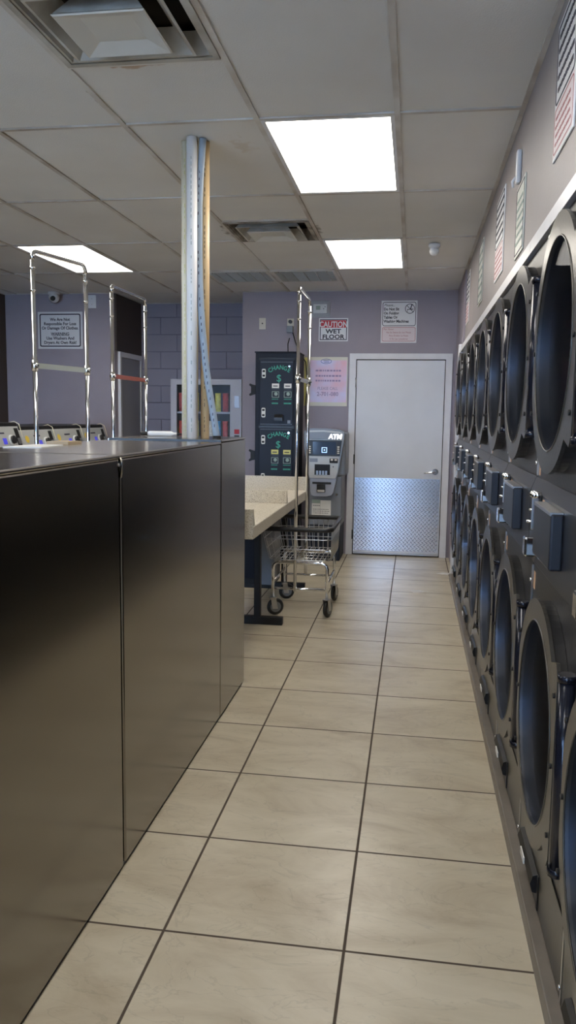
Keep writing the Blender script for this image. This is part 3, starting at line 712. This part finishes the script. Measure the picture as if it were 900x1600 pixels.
# things on top
B(lx(XB)+.01,lx(XC),ly(3.650),ly(3.6565),ZT-.001,ZT+.0085).build('top_seam','black',t)
t=empty('clear_plastic_bottle',(-1.29,4.02,ZT+.011),.25,'small clear plastic bottle with black cap lying on the steel housing left of the pipes','bottle')
MB().lathe([(-.07,.0),(-.07,.009),(-.06,.013),(.05,.013),(.065,.006),(.08,.006)],(0,0,.013),'x',16).build('bottle_body','pvc',t); MB().cyl((-.105,0,.013),(-.07,0,.013),.011,14).build('cap','black',t); MB().cyl((.08,0,.013),(.12,0,.010),.006,10,r2=.003).build('nozzle','black',t)
t=tag(MB().prism([(-1.415,2.62),(-1.29,2.66),(-1.31,2.88),(-1.42,2.90)],'z',ZT+.0015,ZT+.005).build('paper_sheet','paper'),'flat white paper lying on the steel housing at the left','paper')
t=tag(B(-1.42,-1.33,2.97,3.10,ZT+.0015,ZT+.013).build('cardboard_scrap','card'),'small brown scrap of card beside the white paper on the steel housing','scrap')

# ================================================================== PIPES (each a thing)
def pipe(name,m,x,y,r,label,x2=None,y2=None,printcol='ink',seedn=1,z0=ZT+.0101,inv=False):
    x2=x if x2 is None else x2; y2=y if y2 is None else y2
    t=empty(name,(x,y,z0),0,label,'pipe','pipes from the steel housing to the ceiling')
    MB().cyl((0,0,0),(x2-x,y2-y,H-z0-.0005),r,24).build('pipe_run',m,t)
    rd=random.Random(seedn); mb=MB(); z=.03; L=H-z0
    while z<L-.05:
        h=rd.uniform(.008,.02); f=z/L
        a=-PI/2+.15
        px,py=(x2-x)*f+math.cos(a)*(r+.0003),(y2-y)*f+math.sin(a)*(r+.0003)
        mb.box(px-.0013,px+.0013,py-.0004,py+.0005,z,z+h)
        z+=h+rd.choice((.008,.012,.05))
    mb.build('printed_marking','palegreen' if printcol=='ink' else printcol,t)
    return t
pipe('cream_pipe','cream',-1.122,3.888,.018,'slim cream plastic pipe, leftmost of the bundle',printcol='ysticker',seedn=1)
pipe('white_pipe','pvc',-1.0725,3.83,.025,'thick white plastic pipe in the middle of the bundle',seedn=2)
pipe('cream_pipe','cream',-1.076,3.888,.018,'slim cream plastic pipe almost hidden behind the thick white one',seedn=3)
pipe('tan_pipe','tan',-1.027,3.905,.021,'tan cardboard-coloured pipe, rightmost of the bundle',seedn=4,printcol='brown')
t=empty('blue_grey_conduit',(-.951,3.845,ZT+.0101),0,'bent blue-grey flexible conduit leaning across the tan pipe','conduit')
pts=[(0,0,0),(-.017,0,.11),(-.044,.002,.26),(-.061,.004,.38),(-.074,.006,.51),(-.083,.006,.63),(-.091,.014,.75),(-.096,.023,.88),(-.096,.023,1.12),(-.088,.018,1.25),(-.074,.008,H-ZT-.011)]
P2=[]
for i in range(len(pts)-1):
    for k in range(4):
        f=k/4; P2.append(tuple(pts[i][q]*(1-f)+pts[i+1][q]*f for q in range(3)))
P2.append(pts[-1])
MB().tube(P2,.0165,14).build('conduit_run','hose',t)
mb=MB(); rd=random.Random(7)
for i in range(2,len(P2)-4,1):
    p=P2[i]; 
    if rd.random()<.75: mb.box(p[0]-.0022,p[0]+.0018,p[1]-.0168,p[1]-.0158,p[2],p[2]+.014)
mb.build('printed_marking','ink',t)
MB().lathe([(0,.021),(.012,.021),(.013,.016)],(0,0,0),'z',18).build('foot_collar','bmetal',t)

# ================================================================== FOLDING TABLE
t=empty('folding_table',(-1.25,5.5,0),0,'long speckled cream folding table with raised dividers and black steel legs behind the steel housing','table')
def tx(x): return x+1.25
def ty(y): return y-5.5
xl,xr=tx(-1.66),tx(-.868); zt=.85
mods=[(4.36,5.575),(5.575,6.63)]
for a,b in mods:
    B(xl,xr,ty(a),ty(b)-.002,zt-.075,zt,bev=.006).build('tabletop','speck',t)
for y,h,tp in ((4.36,.095,.030),(5.575,.09,.022),(6.60,.112,.03)):
    MB().prism([(ty(y),zt-.002),(ty(y),zt+h),(ty(y)+tp,zt+h),(ty(y)+tp+.035,zt-.002)],'x',xl+.002,xr-.004).build('divider','speck',t)
for y in (5.44,6.63-.01):
    B(tx(-1.075),tx(-1.03),ty(y),ty(y)+.05,.05,zt-.075,bev=.003).build('leg','bmetal',t)
    B(tx(-1.55),tx(-1.5),ty(y),ty(y)+.05,.05,zt-.075,bev=.003).build('leg','bmetal',t)
    B(tx(-1.66),tx(-.872),ty(y),ty(y)+.055,0,.055,bev=.004).build('foot','bmetal',t)
for y in (4.5,):
    B(tx(-1.05),tx(-1.0),ty(y),ty(y)+.05,.05,zt-.075).build('leg','bmetal',t); B(tx(-1.66),tx(-1.0),ty(y),ty(y)+.055,0,.055).build('foot','bmetal',t)
B(tx(-1.62),tx(-1.076),ty(5.455),ty(5.475),.33,zt-.075).build('modesty_panel','navy',t); B(tx(-1.64),tx(-1.076),ty(5.45),ty(5.48),.285,.33,bev=.003).build('cross_bar','bmetal',t)
B(tx(-1.22),tx(-1.08),ty(6.3),ty(6.6),.10,zt-.075,bev=.004).build('underframe_box','atmd',t)

# ================================================================== LAUNDRY CARTS
def make_cart(px=-.03,pa=-.285,pb=.30,bar='chromed'):
    r=empty('laundry_cart',(0,0,0),0,'x','laundry cart','wire laundry carts with tall hanging racks')
    for sx,sy in ((-1,-1),(1,-1),(-1,1),(1,1)):
        x=.20*sx; y=.27*sy
        wl=empty('caster',(x,y,0),{(-1,-1):-1.15,(1,-1):-.35,(-1,1):-1.2,(1,1):-.25}[(sx,sy)]); wl.parent=r
        MB().lathe([(-.014,.0),(-.014,.030),(-.016,.045),(-.011,.058),(0,.064),(.011,.058),(.016,.045),(.014,.030),(.014,0)],(0,.02,.064),'x',24).build('wheel','black',wl)
        MB().lathe([(-.0165,.0),(-.0165,.040)],(0,.02,.064),'x',20).lathe([(.0165,.040),(.0165,.0)],(0,.02,.064),'x',20).build('wheel_hub','atmd',wl)
        mb=MB()
        for s in (-1,1): mb.prism([(-.005,.05),(.035,.05),(.020,.132),(-.02,.132)],'x',s*.021-.0015,s*.021+.0015)
        mb.box(-.024,.024,-.022,.022,.13,.136); mb.cyl((-.025,.02,.064),(.025,.02,.064),.006,8); mb.build('fork','chromed',wl)
    # inverted U frames
    for y in (-.27,.27):
        p=[(-.20,y,.134),(-.20,y,.36)]+[(-.16-.04*math.cos(a),y,.36+.04*math.sin(a)) for a in (PI*.17,PI*.34,PI*.5)]+[(.16+.04*math.cos(a),y,.36+.04*math.sin(a)) for a in (PI*.5,PI*.34,PI*.17)]+[(.20,y,.36),(.20,y,.134)]
        MB().tube(p,.0125,12).build('leg_frame','chrome',r)
        MB().tube([(-.20,y,.205),(.20,y,.205)],.009,10).build('cross_rail','chrome',r)
    for x in (-.20,.20): MB().tube([(x,-.27,.25),(x,.27,.25)],.009,10).build('side_rail','chrome',r)
    # basket
    b0=(-.225,.225,-.30,.30,.425); b1=(-.275,.235,-.375,.365,.660)
    def rim(f,ins=0):
        q=[b0[i]*(1-f)+b1[i]*f for i in range(5)]; x0,x1,y0,y1,z=q
        rr=.05; return [(x,y,z) for x,y in rrect(x0,x1,y0,y1,rr,4)]
    mb=MB()
    for f in (0,.36,.68): mb.tube(rim(f),.0032,6,closed=True)
    n=13
    for i in range(n):
        u=(i+.5)/n
        for s in (0,1):
            a=[b0[0]+u*(b0[1]-b0[0]),b0[2+s],b0[4]]; b=[b1[0]+u*(b1[1]-b1[0]),b1[2+s],b1[4]]; mb.tube([a,b],.0022,5)
    n=15
    for i in range(n):
        u=(i+.5)/n
        for s in (0,1):
            a=[b0[s],b0[2]+u*(b0[3]-b0[2]),b0[4]]; b=[b1[s],b1[2]+u*(b1[3]-b1[2]),b1[4]]; mb.tube([a,b],.0022,5)
    for i in range(14):
        x=b0[0]+(i+.5)/14*(b0[1]-b0[0]); mb.tube([(x,b0[2],b0[4]),(x,b0[3],b0[4])],.0024,5)
    for i in range(4):
        y=b0[2]+(i+1)/5*(b0[3]-b0[2]); mb.tube([(b0[0],y,b0[4]-.005),(b0[1],y,b0[4]-.005)],.003,5)
    mb.build('wire_basket','chromed',r)
    for sx in (-.15,.15): MB().cyl((sx,-.27,.40),(sx,-.27,.425),.012,8).cyl((sx,.27,.40),(sx,.27,.425),.012,8).build('basket_mount','chrome',r)
    MB().tube(rim(1.0),.0175,10,closed=True).build('rubber_rim','black',r)
    # hanging rack
    TZ=2.36
    for y in (pa,pb):
        s=1 if y<0 else -1
        MB().tube([(px,y,.19),(px,y,TZ-.05)],.0125,12).build('rack_pole','chrome',r)
        [MB().cyl((px,y,a_),(px,y,b_),q_,14).build('pole_collar','chrome',r) for a_,b_,q_ in ((1.70,1.76,.019),(TZ-.10,TZ-.085,.015),(TZ-.22,TZ-.21,.0145))]
    MB().tube([(px,pa,TZ-.05)]+[(px,pa+.035-.035*math.cos(a),TZ-.035+.035*math.sin(a)) for a in (.3,.8,1.2,PI/2)]+[(px,pb-.035+.035*math.cos(a),TZ-.035+.035*math.sin(a)) for a in (PI/2,1.2,.8,.3)]+[(px,pb,TZ-.05)],.0125,12).build('hanging_bar','chrome',r)
    B(px-.003,px+.003,pa,pb,1.715,1.745).build('brace_bar',bar,r)
    MB().cyl((px-.02,pa,1.73),(px+.024,pa,1.73),.007,8).cyl((px-.02,pb,1.73),(px+.024,pb,1.73),.007,8).build('brace_bolt','chrome',r)
    return r
c=make_cart(px=-.034); c.location=(-.79,6.0,0); c['label']='wire laundry cart with tall chrome rack in the aisle beside the folding table'
c=make_cart(px=0,pa=-.24,pb=.24,bar='greenbar'); c.location=(-2.07,4.56,0); c.rotation_euler=(0,0,-.24); c['label']='laundry cart behind the steel housing with a pale brace bar on its rack'
c=make_cart(px=0,pa=-.345,pb=.345,bar='redbar'); c.location=(-2.12,5.86,0); c.rotation_euler=(0,0,-.015); c['label']='laundry cart behind the steel housing whose rack has a red brace bar'

# ================================================================== CHANGE MACHINE
CY=8.05
t=empty('change_machine',(-1.40,8.27,0),0,'tall dark navy double change machine with green CHANGE lettering against the far wall','change machine')
def cx_(p): return -1.597+(p-399)/154+1.40
def cz_(p): return 2.091-(p-551)/155
FY=CY-8.27
MB().box(cx_(399.5),cx_(466),FY,.2,0,cz_(551),bev=.004).build('cabinet','navy',t)
B(cx_(407),cx_(459),FY-.012,FY,cz_(663.5),cz_(560.5),bev=.003).build('upper_door','navy2',t)
B(cx_(407),cx_(459),FY-.012,FY,cz_(768),cz_(667.5),bev=.003).build('lower_door','navy2',t)
B(cx_(405),cx_(461),FY-.006,FY+.001,cz_(562),cz_(559)).build('door_gap','black',t)
B(cx_(405),cx_(461),FY-.006,FY+.001,cz_(668.5),cz_(663)).build('door_gap','black',t)
mb=MB()
for p in (565.5,661.5,669.5): mb.box(cx_(408),cx_(458),FY-.0145,FY-.012,cz_(p)-.0015,cz_(p)+.0015)
mb.build('door_rib','atmd',t)
B(cx_(398),cx_(467),FY-.005,.205,cz_(551),cz_(551)+.012,bev=.003).build('top_cap','navy',t)
yf=FY-.0125
for off in (0,102.7):
    mb=MB(); cxx=cx_(437.5)
    for i,ch in enumerate('CHANGE'):
        a=(i-2.5)*.235; Rr=.175
        text_bm(mb,ch,.060,(cxx+Rr*math.sin(a),yf,cz_(588+off)-.115+Rr*math.cos(a)+.035),'-y',rot=-a*.75,xs=.9,bold=.001)
    mb.build('change_lettering','green',t)
    mb=MB(); text_bm(mb,'$',.10,(cxx-.005,yf,cz_(590+off)),'-y'); mb.build('dollar_mark','green',t)
    for k,(a,b) in enumerate(((426,437.3),(445,456.6))):
        B(cx_(a),cx_(b),yf-.002,yf,cz_(605.5+off),cz_(598.5+off)).build('value_sticker','sticker' if off==0 else 'ysticker',t)
        mb=MB(); mb.box(cx_(a)+.012,cx_(b)-.014,yf-.003,yf-.002,cz_(603+off),cz_(601.5+off)); mb.build('sticker_print','ink',t)
        B(cx_(a),cx_(b),yf-.006,yf,cz_(609.5+off),cz_(606.2+off),bev=.001,seg=1).build('bill_slot','black',t)
        x0,x1,z0,z1=cx_(a),cx_(b),cz_(620+off),cz_(610.5+off)
        mb=MB(); mb.ring([(x0,z0),(x1,z0),(x1,z1),(x0,z1)],[(x0+.005,z0+.005),(x1-.005,z0+.005),(x1-.005,z1-.005),(x0+.005,z1-.005)],'y',yf-.002,yf)
        mb.cyl(((x0+x1)/2+.005,yf-.002,(z0+z1)/2+.005),((x0+x1)/2+.005,yf,(z0+z1)/2+.005),.018,14); mb.build('bill_picture','palegreen',t)
        mb=MB(); rd=random.Random(k)
        for p,h in ((622.5,1.1),(629,2.2)):
            u=x0
            while u<x1-.01: wd=rd.uniform(.006,.014); mb.box(u,u+wd,yf-.0012,yf,cz_(p+off)-h/310,cz_(p+off)+h/310); u+=wd+.003
        mb.build('small_print','green' ,t)
    for p0,p1 in ((576,590),(636,651)):
        l_=MB().prism(rrect(cx_(410),cx_(416),cz_(p1+off),cz_(p0+off),.012),'y',yf-.004,yf).build('latch_plate','sticker',t)
        mb=MB(); mb.box(cx_(411),cx_(415),yf-.006,yf-.004,cz_(p0+off+5),cz_(p0+off+2)); mb.box(cx_(411),cx_(415),yf-.006,yf-.004,cz_(p1+off-2),cz_(p1+off-5)); mb.build('latch_window','bmetal',l_)
    MB().cyl((cx_(453),yf-.004,cz_(572+off)),(cx_(453),yf,cz_(572+off)),.011,14).build('lock','chrome',t)
    if off==0:
        MB().prism([(yf,cz_(646)),(yf-.02,cz_(646)),(yf-.045,cz_(651)),(yf-.045,cz_(656)),(yf,cz_(656))],'x',cx_(431),cx_(444)).build('coin_tray','black',t)
        B(cx_(451),cx_(455.5),yf-.002,yf,cz_(660),cz_(655)).build('serial_tag','atmd',t)
for p in (608,711):
    mb=MB(); z=cz_(p)
    mb.prism([(cx_(399.5),z+.045),(cx_(395),z+.05),(cx_(390),z+.062),(cx_(389),z+.045),(cx_(392),z+.03),(cx_(392),z-.03),(cx_(389),z-.045),(cx_(390),z-.062),(cx_(395),z-.05),(cx_(399.5),z-.045)],'y',FY+.02,FY+.06); mb.build('lock_hasp','bmetal',t)
MB().tube([(cx_(445),0,2.10),(cx_(444),.02,2.2),(cx_(446),.05,2.26)],.005,6).build('cable','black',t)

# ================================================================== CASH MACHINE
AY=7.98
t=empty('cash_machine',(-.85,8.22,0),0,'silver cash machine with lit ATM letters standing left of the white door','cash machine')
def ax(p): return -1.02+(p-484)/159+.85
def az(p): return 1.33-(p-672)/156.5
FY=AY-8.22
B(ax(481),ax(540),FY+.10,.27,az(745),az(676),bev=.02).build('upper_housing','atmd',t)
B(ax(482),ax(535),FY+.09,.27,.36,az(745),bev=.01).build('lower_housing','atmd',t)
B(ax(481),ax(534),FY+.07,.27,0,.365,bev=.01).build('base','navy',t)
def fas(pts,y0,y1,name,m): return MB().prism([(ax(a),az(b)) for a,b in pts],'y',y0,y1).build(name,m,t)
L=474.5
fas([(L+3,672),(L+9,670),(505,669.5),(531,671.5),(536.5,673.5),(538.5,677),(537.5,688),(534,712),(530,738),(526.5,748),(L+8.5,748),(L+5,738),(L+2,712),(L,688),(L,676)],FY,FY+.12,'fascia','atmd')
fas([(L+4,674.5),(L+10,673),(505,672.3),(530,674),(535,676),(536.4,679),(535.3,688),(532,712),(528.6,738),(525.5,747.2),(L+10,747.2),(L+7,738),(L+4,712),(L+2.5,688),(L+2.5,678)],FY-.006,FY+.0,'fascia_face','atm')
fas([(L+4,676),(505,674.8),(534,677.5),(533.5,686.5),(L+3.5,686.5)],FY-.014,FY-.006,'header','atmd')
mb=MB(); text_bm(mb,'ATM',.066,(ax(524),FY-.0155,az(681.7)),'-y',bold=.0015,xs=.95,shear=.15); mb.build('lit_lettering','whiteglow',t)
fas([(L+4,688),(535,688),(532,712.3),(L+6,712.3)],FY-.012,FY-.006,'screen_bezel','black')
B(ax(489),ax(525.6),FY-.014,FY-.012,az(710),az(690.3)).build('screen','screen',t)
mb=MB(); cu,cv=ax(507.5),az(703); q=.026
mb.ring([(cu-q,cv-q),(cu+q,cv-q),(cu+q,cv+q),(cu-q,cv+q)],[(cu-q+.005,cv-q+.005),(cu+q-.005,cv-q+.005),(cu+q-.005,cv+q-.005),(cu-q+.005,cv+q-.005)],'y',FY-.016,FY-.014); mb.box(cu-.006,cu+.006,FY-.0155,FY-.014,cv-.006,cv+.006); mb.build('screen_icon','blueglow',t)
for k in range(4):
    for p in (484,529.5): B(ax(p)-.010,ax(p)+.012,FY-.019,FY-.012,az(698+3.2*k)-.006,az(698+3.2*k)+.006,bev=.002,seg=1).build('side_button','ivory',t)
B(ax(484),ax(497),FY-.009,FY-.006,az(722),az(716.3)).build('receipt_slot','atmd',t)
cr=B(ax(516),ax(529),FY-.02,FY-.006,az(723),az(716),bev=.004).build('card_reader','bmetal',t)
B(ax(518),ax(521.5),FY-.026,FY-.02,az(719.5),az(716.5),bev=.002,seg=1).build('reader_tab','ivory',cr); B(ax(524),ax(528),FY-.026,FY-.02,az(719.5),az(716.8),bev=.002,seg=1).build('reader_tab','ivory',cr)
MB().cyl((ax(522),FY-.008,az(729)),(ax(522),FY-.006,az(729)),.006,10).build('earphone_jack','black',t)
k_=B(ax(492.3),ax(517),FY-.009,FY-.006,az(742),az(725.5),bev=.001,seg=1).build('keypad_recess','bmetal',t)
mb=MB()
for i in range(4):
    for j in range(3): mb.box(ax(496.5+4.8*i)-.010,ax(496.5+4.8*i)+.010,FY-.016,FY-.009,az(736.5+2.2*j)-.0055,az(736.5+2.2*j)+.0055)
mb.build('keypad_keys','chromed',k_)
fas([(L+10.5,747.5),(527,747.5),(525.5,756),(522.5,770),(519,774),(512,776),(L+18,776),(L+13,774),(L+11.5,768),(L+10,756)],FY+.005,FY+.12,'dispenser_panel','atmb')
B(ax(489),ax(519),FY-.001,FY+.006,az(756.5),az(753.3)).build('dispenser_slot','black',t)
B(ax(496.3),ax(509.8),FY-.004,FY+.006,az(769.5),az(757),bev=.002,seg=1).build('cash_tray','black',t)
B(ax(497.3),ax(508.8),FY-.010,FY-.004,az(769),az(765.5)).build('tray_lip','atm',t)
MB().cyl((ax(527),FY+.09,az(773.5)),(ax(527),FY+.078,az(773.5)),.012,16).build('lock','chrome',t)
B(ax(487),ax(500.5),FY+.086,FY+.09,az(808),az(788.5)).build('notice_sheet','paper',t); B(ax(500.8),ax(518),FY+.0855,FY+.09,az(808),az(783.5)).build('notice_sheet','sticker',t)
B(ax(487),ax(500.5),FY+.0855,FY+.09,az(788),az(782.5)).build('dark_label','palegreen',t)
mb=MB(); rd=random.Random(5)
for p in (792,798,801,804):
    u=ax(489)
    while u<ax(499 if p<797 else 514): wd=rd.uniform(.006,.016); mb.box(u,u+wd,FY+.0845,FY+.0855 if u>ax(500) else FY+.0862,az(p)-.003,az(p)+.003); u+=wd+.005
mb.build('small_print','ink',t)

# ================================================================== VENDING MACHINE
VY=8.60
t=empty('vending_machine',(-2.25,8.95,0),0,'grey snack vending machine in the block-walled recess behind the pipes','vending machine')
FY=VY-8.95; x0,x1=-.40,.395; wz0,wz1=.75,1.79; wx0,wx1=-.335,.268
mb=MB()
mb.ring([(x0,0),(x1,0),(x1,1.848),(x0,1.848)],[(wx0,wz0),(wx1,wz0),(wx1,wz1),(wx0,wz1)],'y',FY,FY+.03)
mb.box(x0,x1,.33,.35,0,1.848); mb.box(x0,x0+.02,FY+.03,.33,0,1.848); mb.box(x1-.02,x1,FY+.03,.33,0,1.848); mb.box(x0+.02,x1-.02,FY+.03,.33,1.828,1.848); mb.box(x0+.02,x1-.02,FY+.03,.33,0,.3)
mb.build('cabinet','vend',t)
MB().box(wx0-.02,wx1+.02,.20,.21,.6,1.82).box(wx1+.01,wx1+.02,FY+.03,.2,.6,1.82).box(wx0-.02,wx0-.01,FY+.03,.2,.6,1.82).build('liner','vendin',t)
sh=[1.49,1.175,.86]
for z in sh: B(wx0-.01,wx1+.01,FY+.06,.2,z-.012,z,bev=.001,seg=1).build('shelf','atmd',t); 
for z in sh: B(wx0-.01,wx1+.01,FY+.052,FY+.06,z-.014,z+.008).build('price_rail','vend',t)
B(wx0,wx1,FY+.010,FY+.014,wz0,wz1).build('window_glass','clear',t)
B(wx1+.05,wx1+.105,FY-.006,FY,1.54,1.67,bev=.002,seg=1).build('display','atmb',t)
B(wx1+.05,wx1+.105,FY-.006,FY,1.26,1.31,bev=.002,seg=1).build('red_sign','red',t)
kp=B(wx1+.05,wx1+.105,FY-.006,FY,1.05,1.245,bev=.002,seg=1).build('keypad','bmetal',t)
mb=MB()
for i in range(3):
    for j in range(5): mb.box(wx1+.058+.016*i,wx1+.068+.016*i,FY-.009,FY-.006,1.07+.028*j,1.085+.028*j)
mb.build('keys','atmd',kp)
# snack packets: each a thing
cols=[(.55,.48,.05),(.03,.05,.35),(.62,.60,.10),(.45,.05,.05),(.06,.30,.62),(.60,.22,.05),(.10,.35,.12),(.65,.62,.58),(.30,.06,.30)]
CM=[colmat(c) for c in cols]; CN=['yellow','dark blue','lime yellow','dark red','bright blue','orange','green','white','purple']
rows=[(1.492,[3,1,0,8,1,2,3],.21),(1.177,[3,5,0,6,7,4,3],.22),(.862,[4,7,1,4,3,7,4],.20)]
RN=['top shelf','second shelf','third shelf']
for ri,(z,cc,hh) in enumerate(rows):
    for k,ci in enumerate(cc):
        x=-2.25+wx0+.035+.083*k; w_=.034
        g_=MB(); n=9; mm=CM[ci]
        for sgn in (1,):
            prof=[(0,.002,1),(.02,.006,1),(.05,.018,.93),(.5,.028,.92),(.95,.018,.93),(.98,.006,1),(1,.002,1)]
            rings=[]
            for (f,d,wf) in prof:
                rings.append([g_.b.verts.new((math.cos(a)*w_*wf,math.sin(a)*d,f*hh)) for a in [2*PI*i/12 for i in range(12)]])
            for A,B_ in zip(rings,rings[1:]):
                for i in range(12):
                    j=(i+1)%12; f=g_.b.faces.new((A[i],A[j],B_[j],B_[i])); f.smooth=True
            g_.b.faces.new(rings[0][::-1]); g_.b.faces.new(rings[-1])
        o=g_.build('snack_packet',mm); o.location=(x,VY+.09,z); o.rotation_euler=(.05,0,random.uniform(-.2,.2))
        tag(o,'%s snack packet in the vending machine, %s, %s from the left'%(CN[ci],RN[ri],['first','second','third','fourth','fifth','sixth','seventh'][k]),'snack packet','snack packets in the vending machine')

# ================================================================== WASHERS
def make_washer(ht=1.345):
    r=empty('washing_machine',(0,0,0),0,'x','washing machine','washing machines along the left wall')
    hw=.307; zb=ht-.24
    B(-.75,0,-hw,hw,0.02,zb,bev=.008).build('cabinet','washb',r)
    MB().prism([(-.75,zb),(0.0,zb),(.012,zb+.02),(-.05,ht-.03),(-.10,ht-.02),(-.75,ht-.03)],'y',-hw+.004,hw-.004).build('console','washer',r)
    MB().prism([(-.74,ht-.029),(-.10,ht-.0195),(-.055,ht-.03),(-.06,ht-.002),(-.10,ht+.004),(-.74,ht)],'y',-hw+.002,hw-.002).build('top_cover','bmetal',r)
    # console face frame: from (.012,zb+.02) to (-.05,ht-.03)
    a=Vector((.012,0,zb+.02)); b=Vector((-.05,0,ht-.03)); up=(b-a).normalized(); L=(b-a).length; nrm=Vector((up.z,0,-up.x))
    def F(y0,y1,v0,v1,d,name,m,par):
        mb=MB(); V=[]
        for dd in (0,d):
            V.append([mb.b.verts.new(a+up*v+nrm*dd+Vector((0,y,0))) for y,v in ((y0,v0),(y1,v0),(y1,v1),(y0,v1))])
        A,B_=V; mb.b.faces.new(A[::-1]); mb.b.faces.new(B_)
        for i in range(4): mb.b.faces.new((A[i],A[(i+1)%4],B_[(i+1)%4],B_[i]))
        return mb.build(name,m,par)
    F(.0,.055,.055,.105,.003,'display','blued',r)
    F(-.20,-.02,.125,.14,.001,'brand_strip','ink',r) if 0 else F(-.07,.05,.14,.153,.0012,'console_lettering','ink',r)
    c=a+up*.085+Vector((0,.135,0)); MB().cyl(c,c+nrm*.03,.033,20).build('knob','black',r); c2=c+nrm*.0005; MB().cyl(c2,c2+nrm*.012,.045,20).build('knob_ring','sticker',r)
    c=a+up*.12+Vector((0,-.20,0)); MB().cyl(c,c+nrm*.0015,.032,20).build('round_sticker','yellow',r)
    cp=F(.225,.285,.04,.185,.003,'coin_plate','bmetal',r); F(.235,.275,.05,.10,.012,'coin_slot','chromed',r)
    MB().lathe([(.0,.23),(.03,.225),(.045,.20),(.03,.165)],(0,0,.62),'x',36).build('door_ring','chrome',r)
    MB().lathe([(.03,.165),(.02,.10),(.015,.0005)],(0,0,.62),'x',30).build('door_glass','gblack',r)
    B(.0,.05,.20,.245,.57,.67,bev=.006).build('door_handle','bmetal',r)
    B(-.72,-.03,-hw+.02,hw-.02,0,.02).build('plinth','black',r)
    MB().tube([(-.12,hw-.03,ht),(-.07,hw-.02,ht+.012),(-.03,hw-.015,ht-.01),(.0,hw-.01,ht-.12)],.003,8).build('supply_hose','cream',r)
    return r
w1=make_washer(1.345)
WL=['second washing machine from the left, right of the largest-looking one','third washing machine from the left','rightmost washing machine of the row, nearest the notice wall']
for k in range(3):
    o=w1 if k==0 else copy_tree(w1); o.location=(-3.2,6.59+.62*k,0); o['label']='grey front-loading '+WL[k]
w2=make_washer(1.378); w2.location=(-3.2,5.965,0); w2['label']='grey washing machine at the left edge of the photo, nearest of its row'

# ================================================================== LINT ON THE FLOOR
def blob(cx,cy,r,seed,name,label):
    rd=random.Random(seed); mb=MB(); n=22; P=[]
    for i in range(n):
        a=2*PI*i/n; k=r*(.55+.45*rd.random()); P.append((cx+k*math.cos(a)*1.5,cy+k*math.sin(a)))
    V=[mb.b.verts.new((x,y,.0003)) for x,y in P]; c=mb.b.verts.new((cx,cy,.012)); V2=[mb.b.verts.new((cx+(x-cx)*.6,cy+(y-cy)*.6,.004+rd.random()*.006)) for x,y in P]
    for i in range(n):
        j=(i+1)%n; mb.b.faces.new((V[i],V[j],V2[j],V2[i])); mb.b.faces.new((V2[i],V2[j],c))
    tag(mb.build(name,'lint'),label,'lint')
blob(.33,7.62,.06,1,'lint_clump','clump of white lint on the floor at the foot of the last dryer')
blob(.08,6.78,.06,2,'paper_crumb','flat pale scrap on the floor tiles in front of the white door')
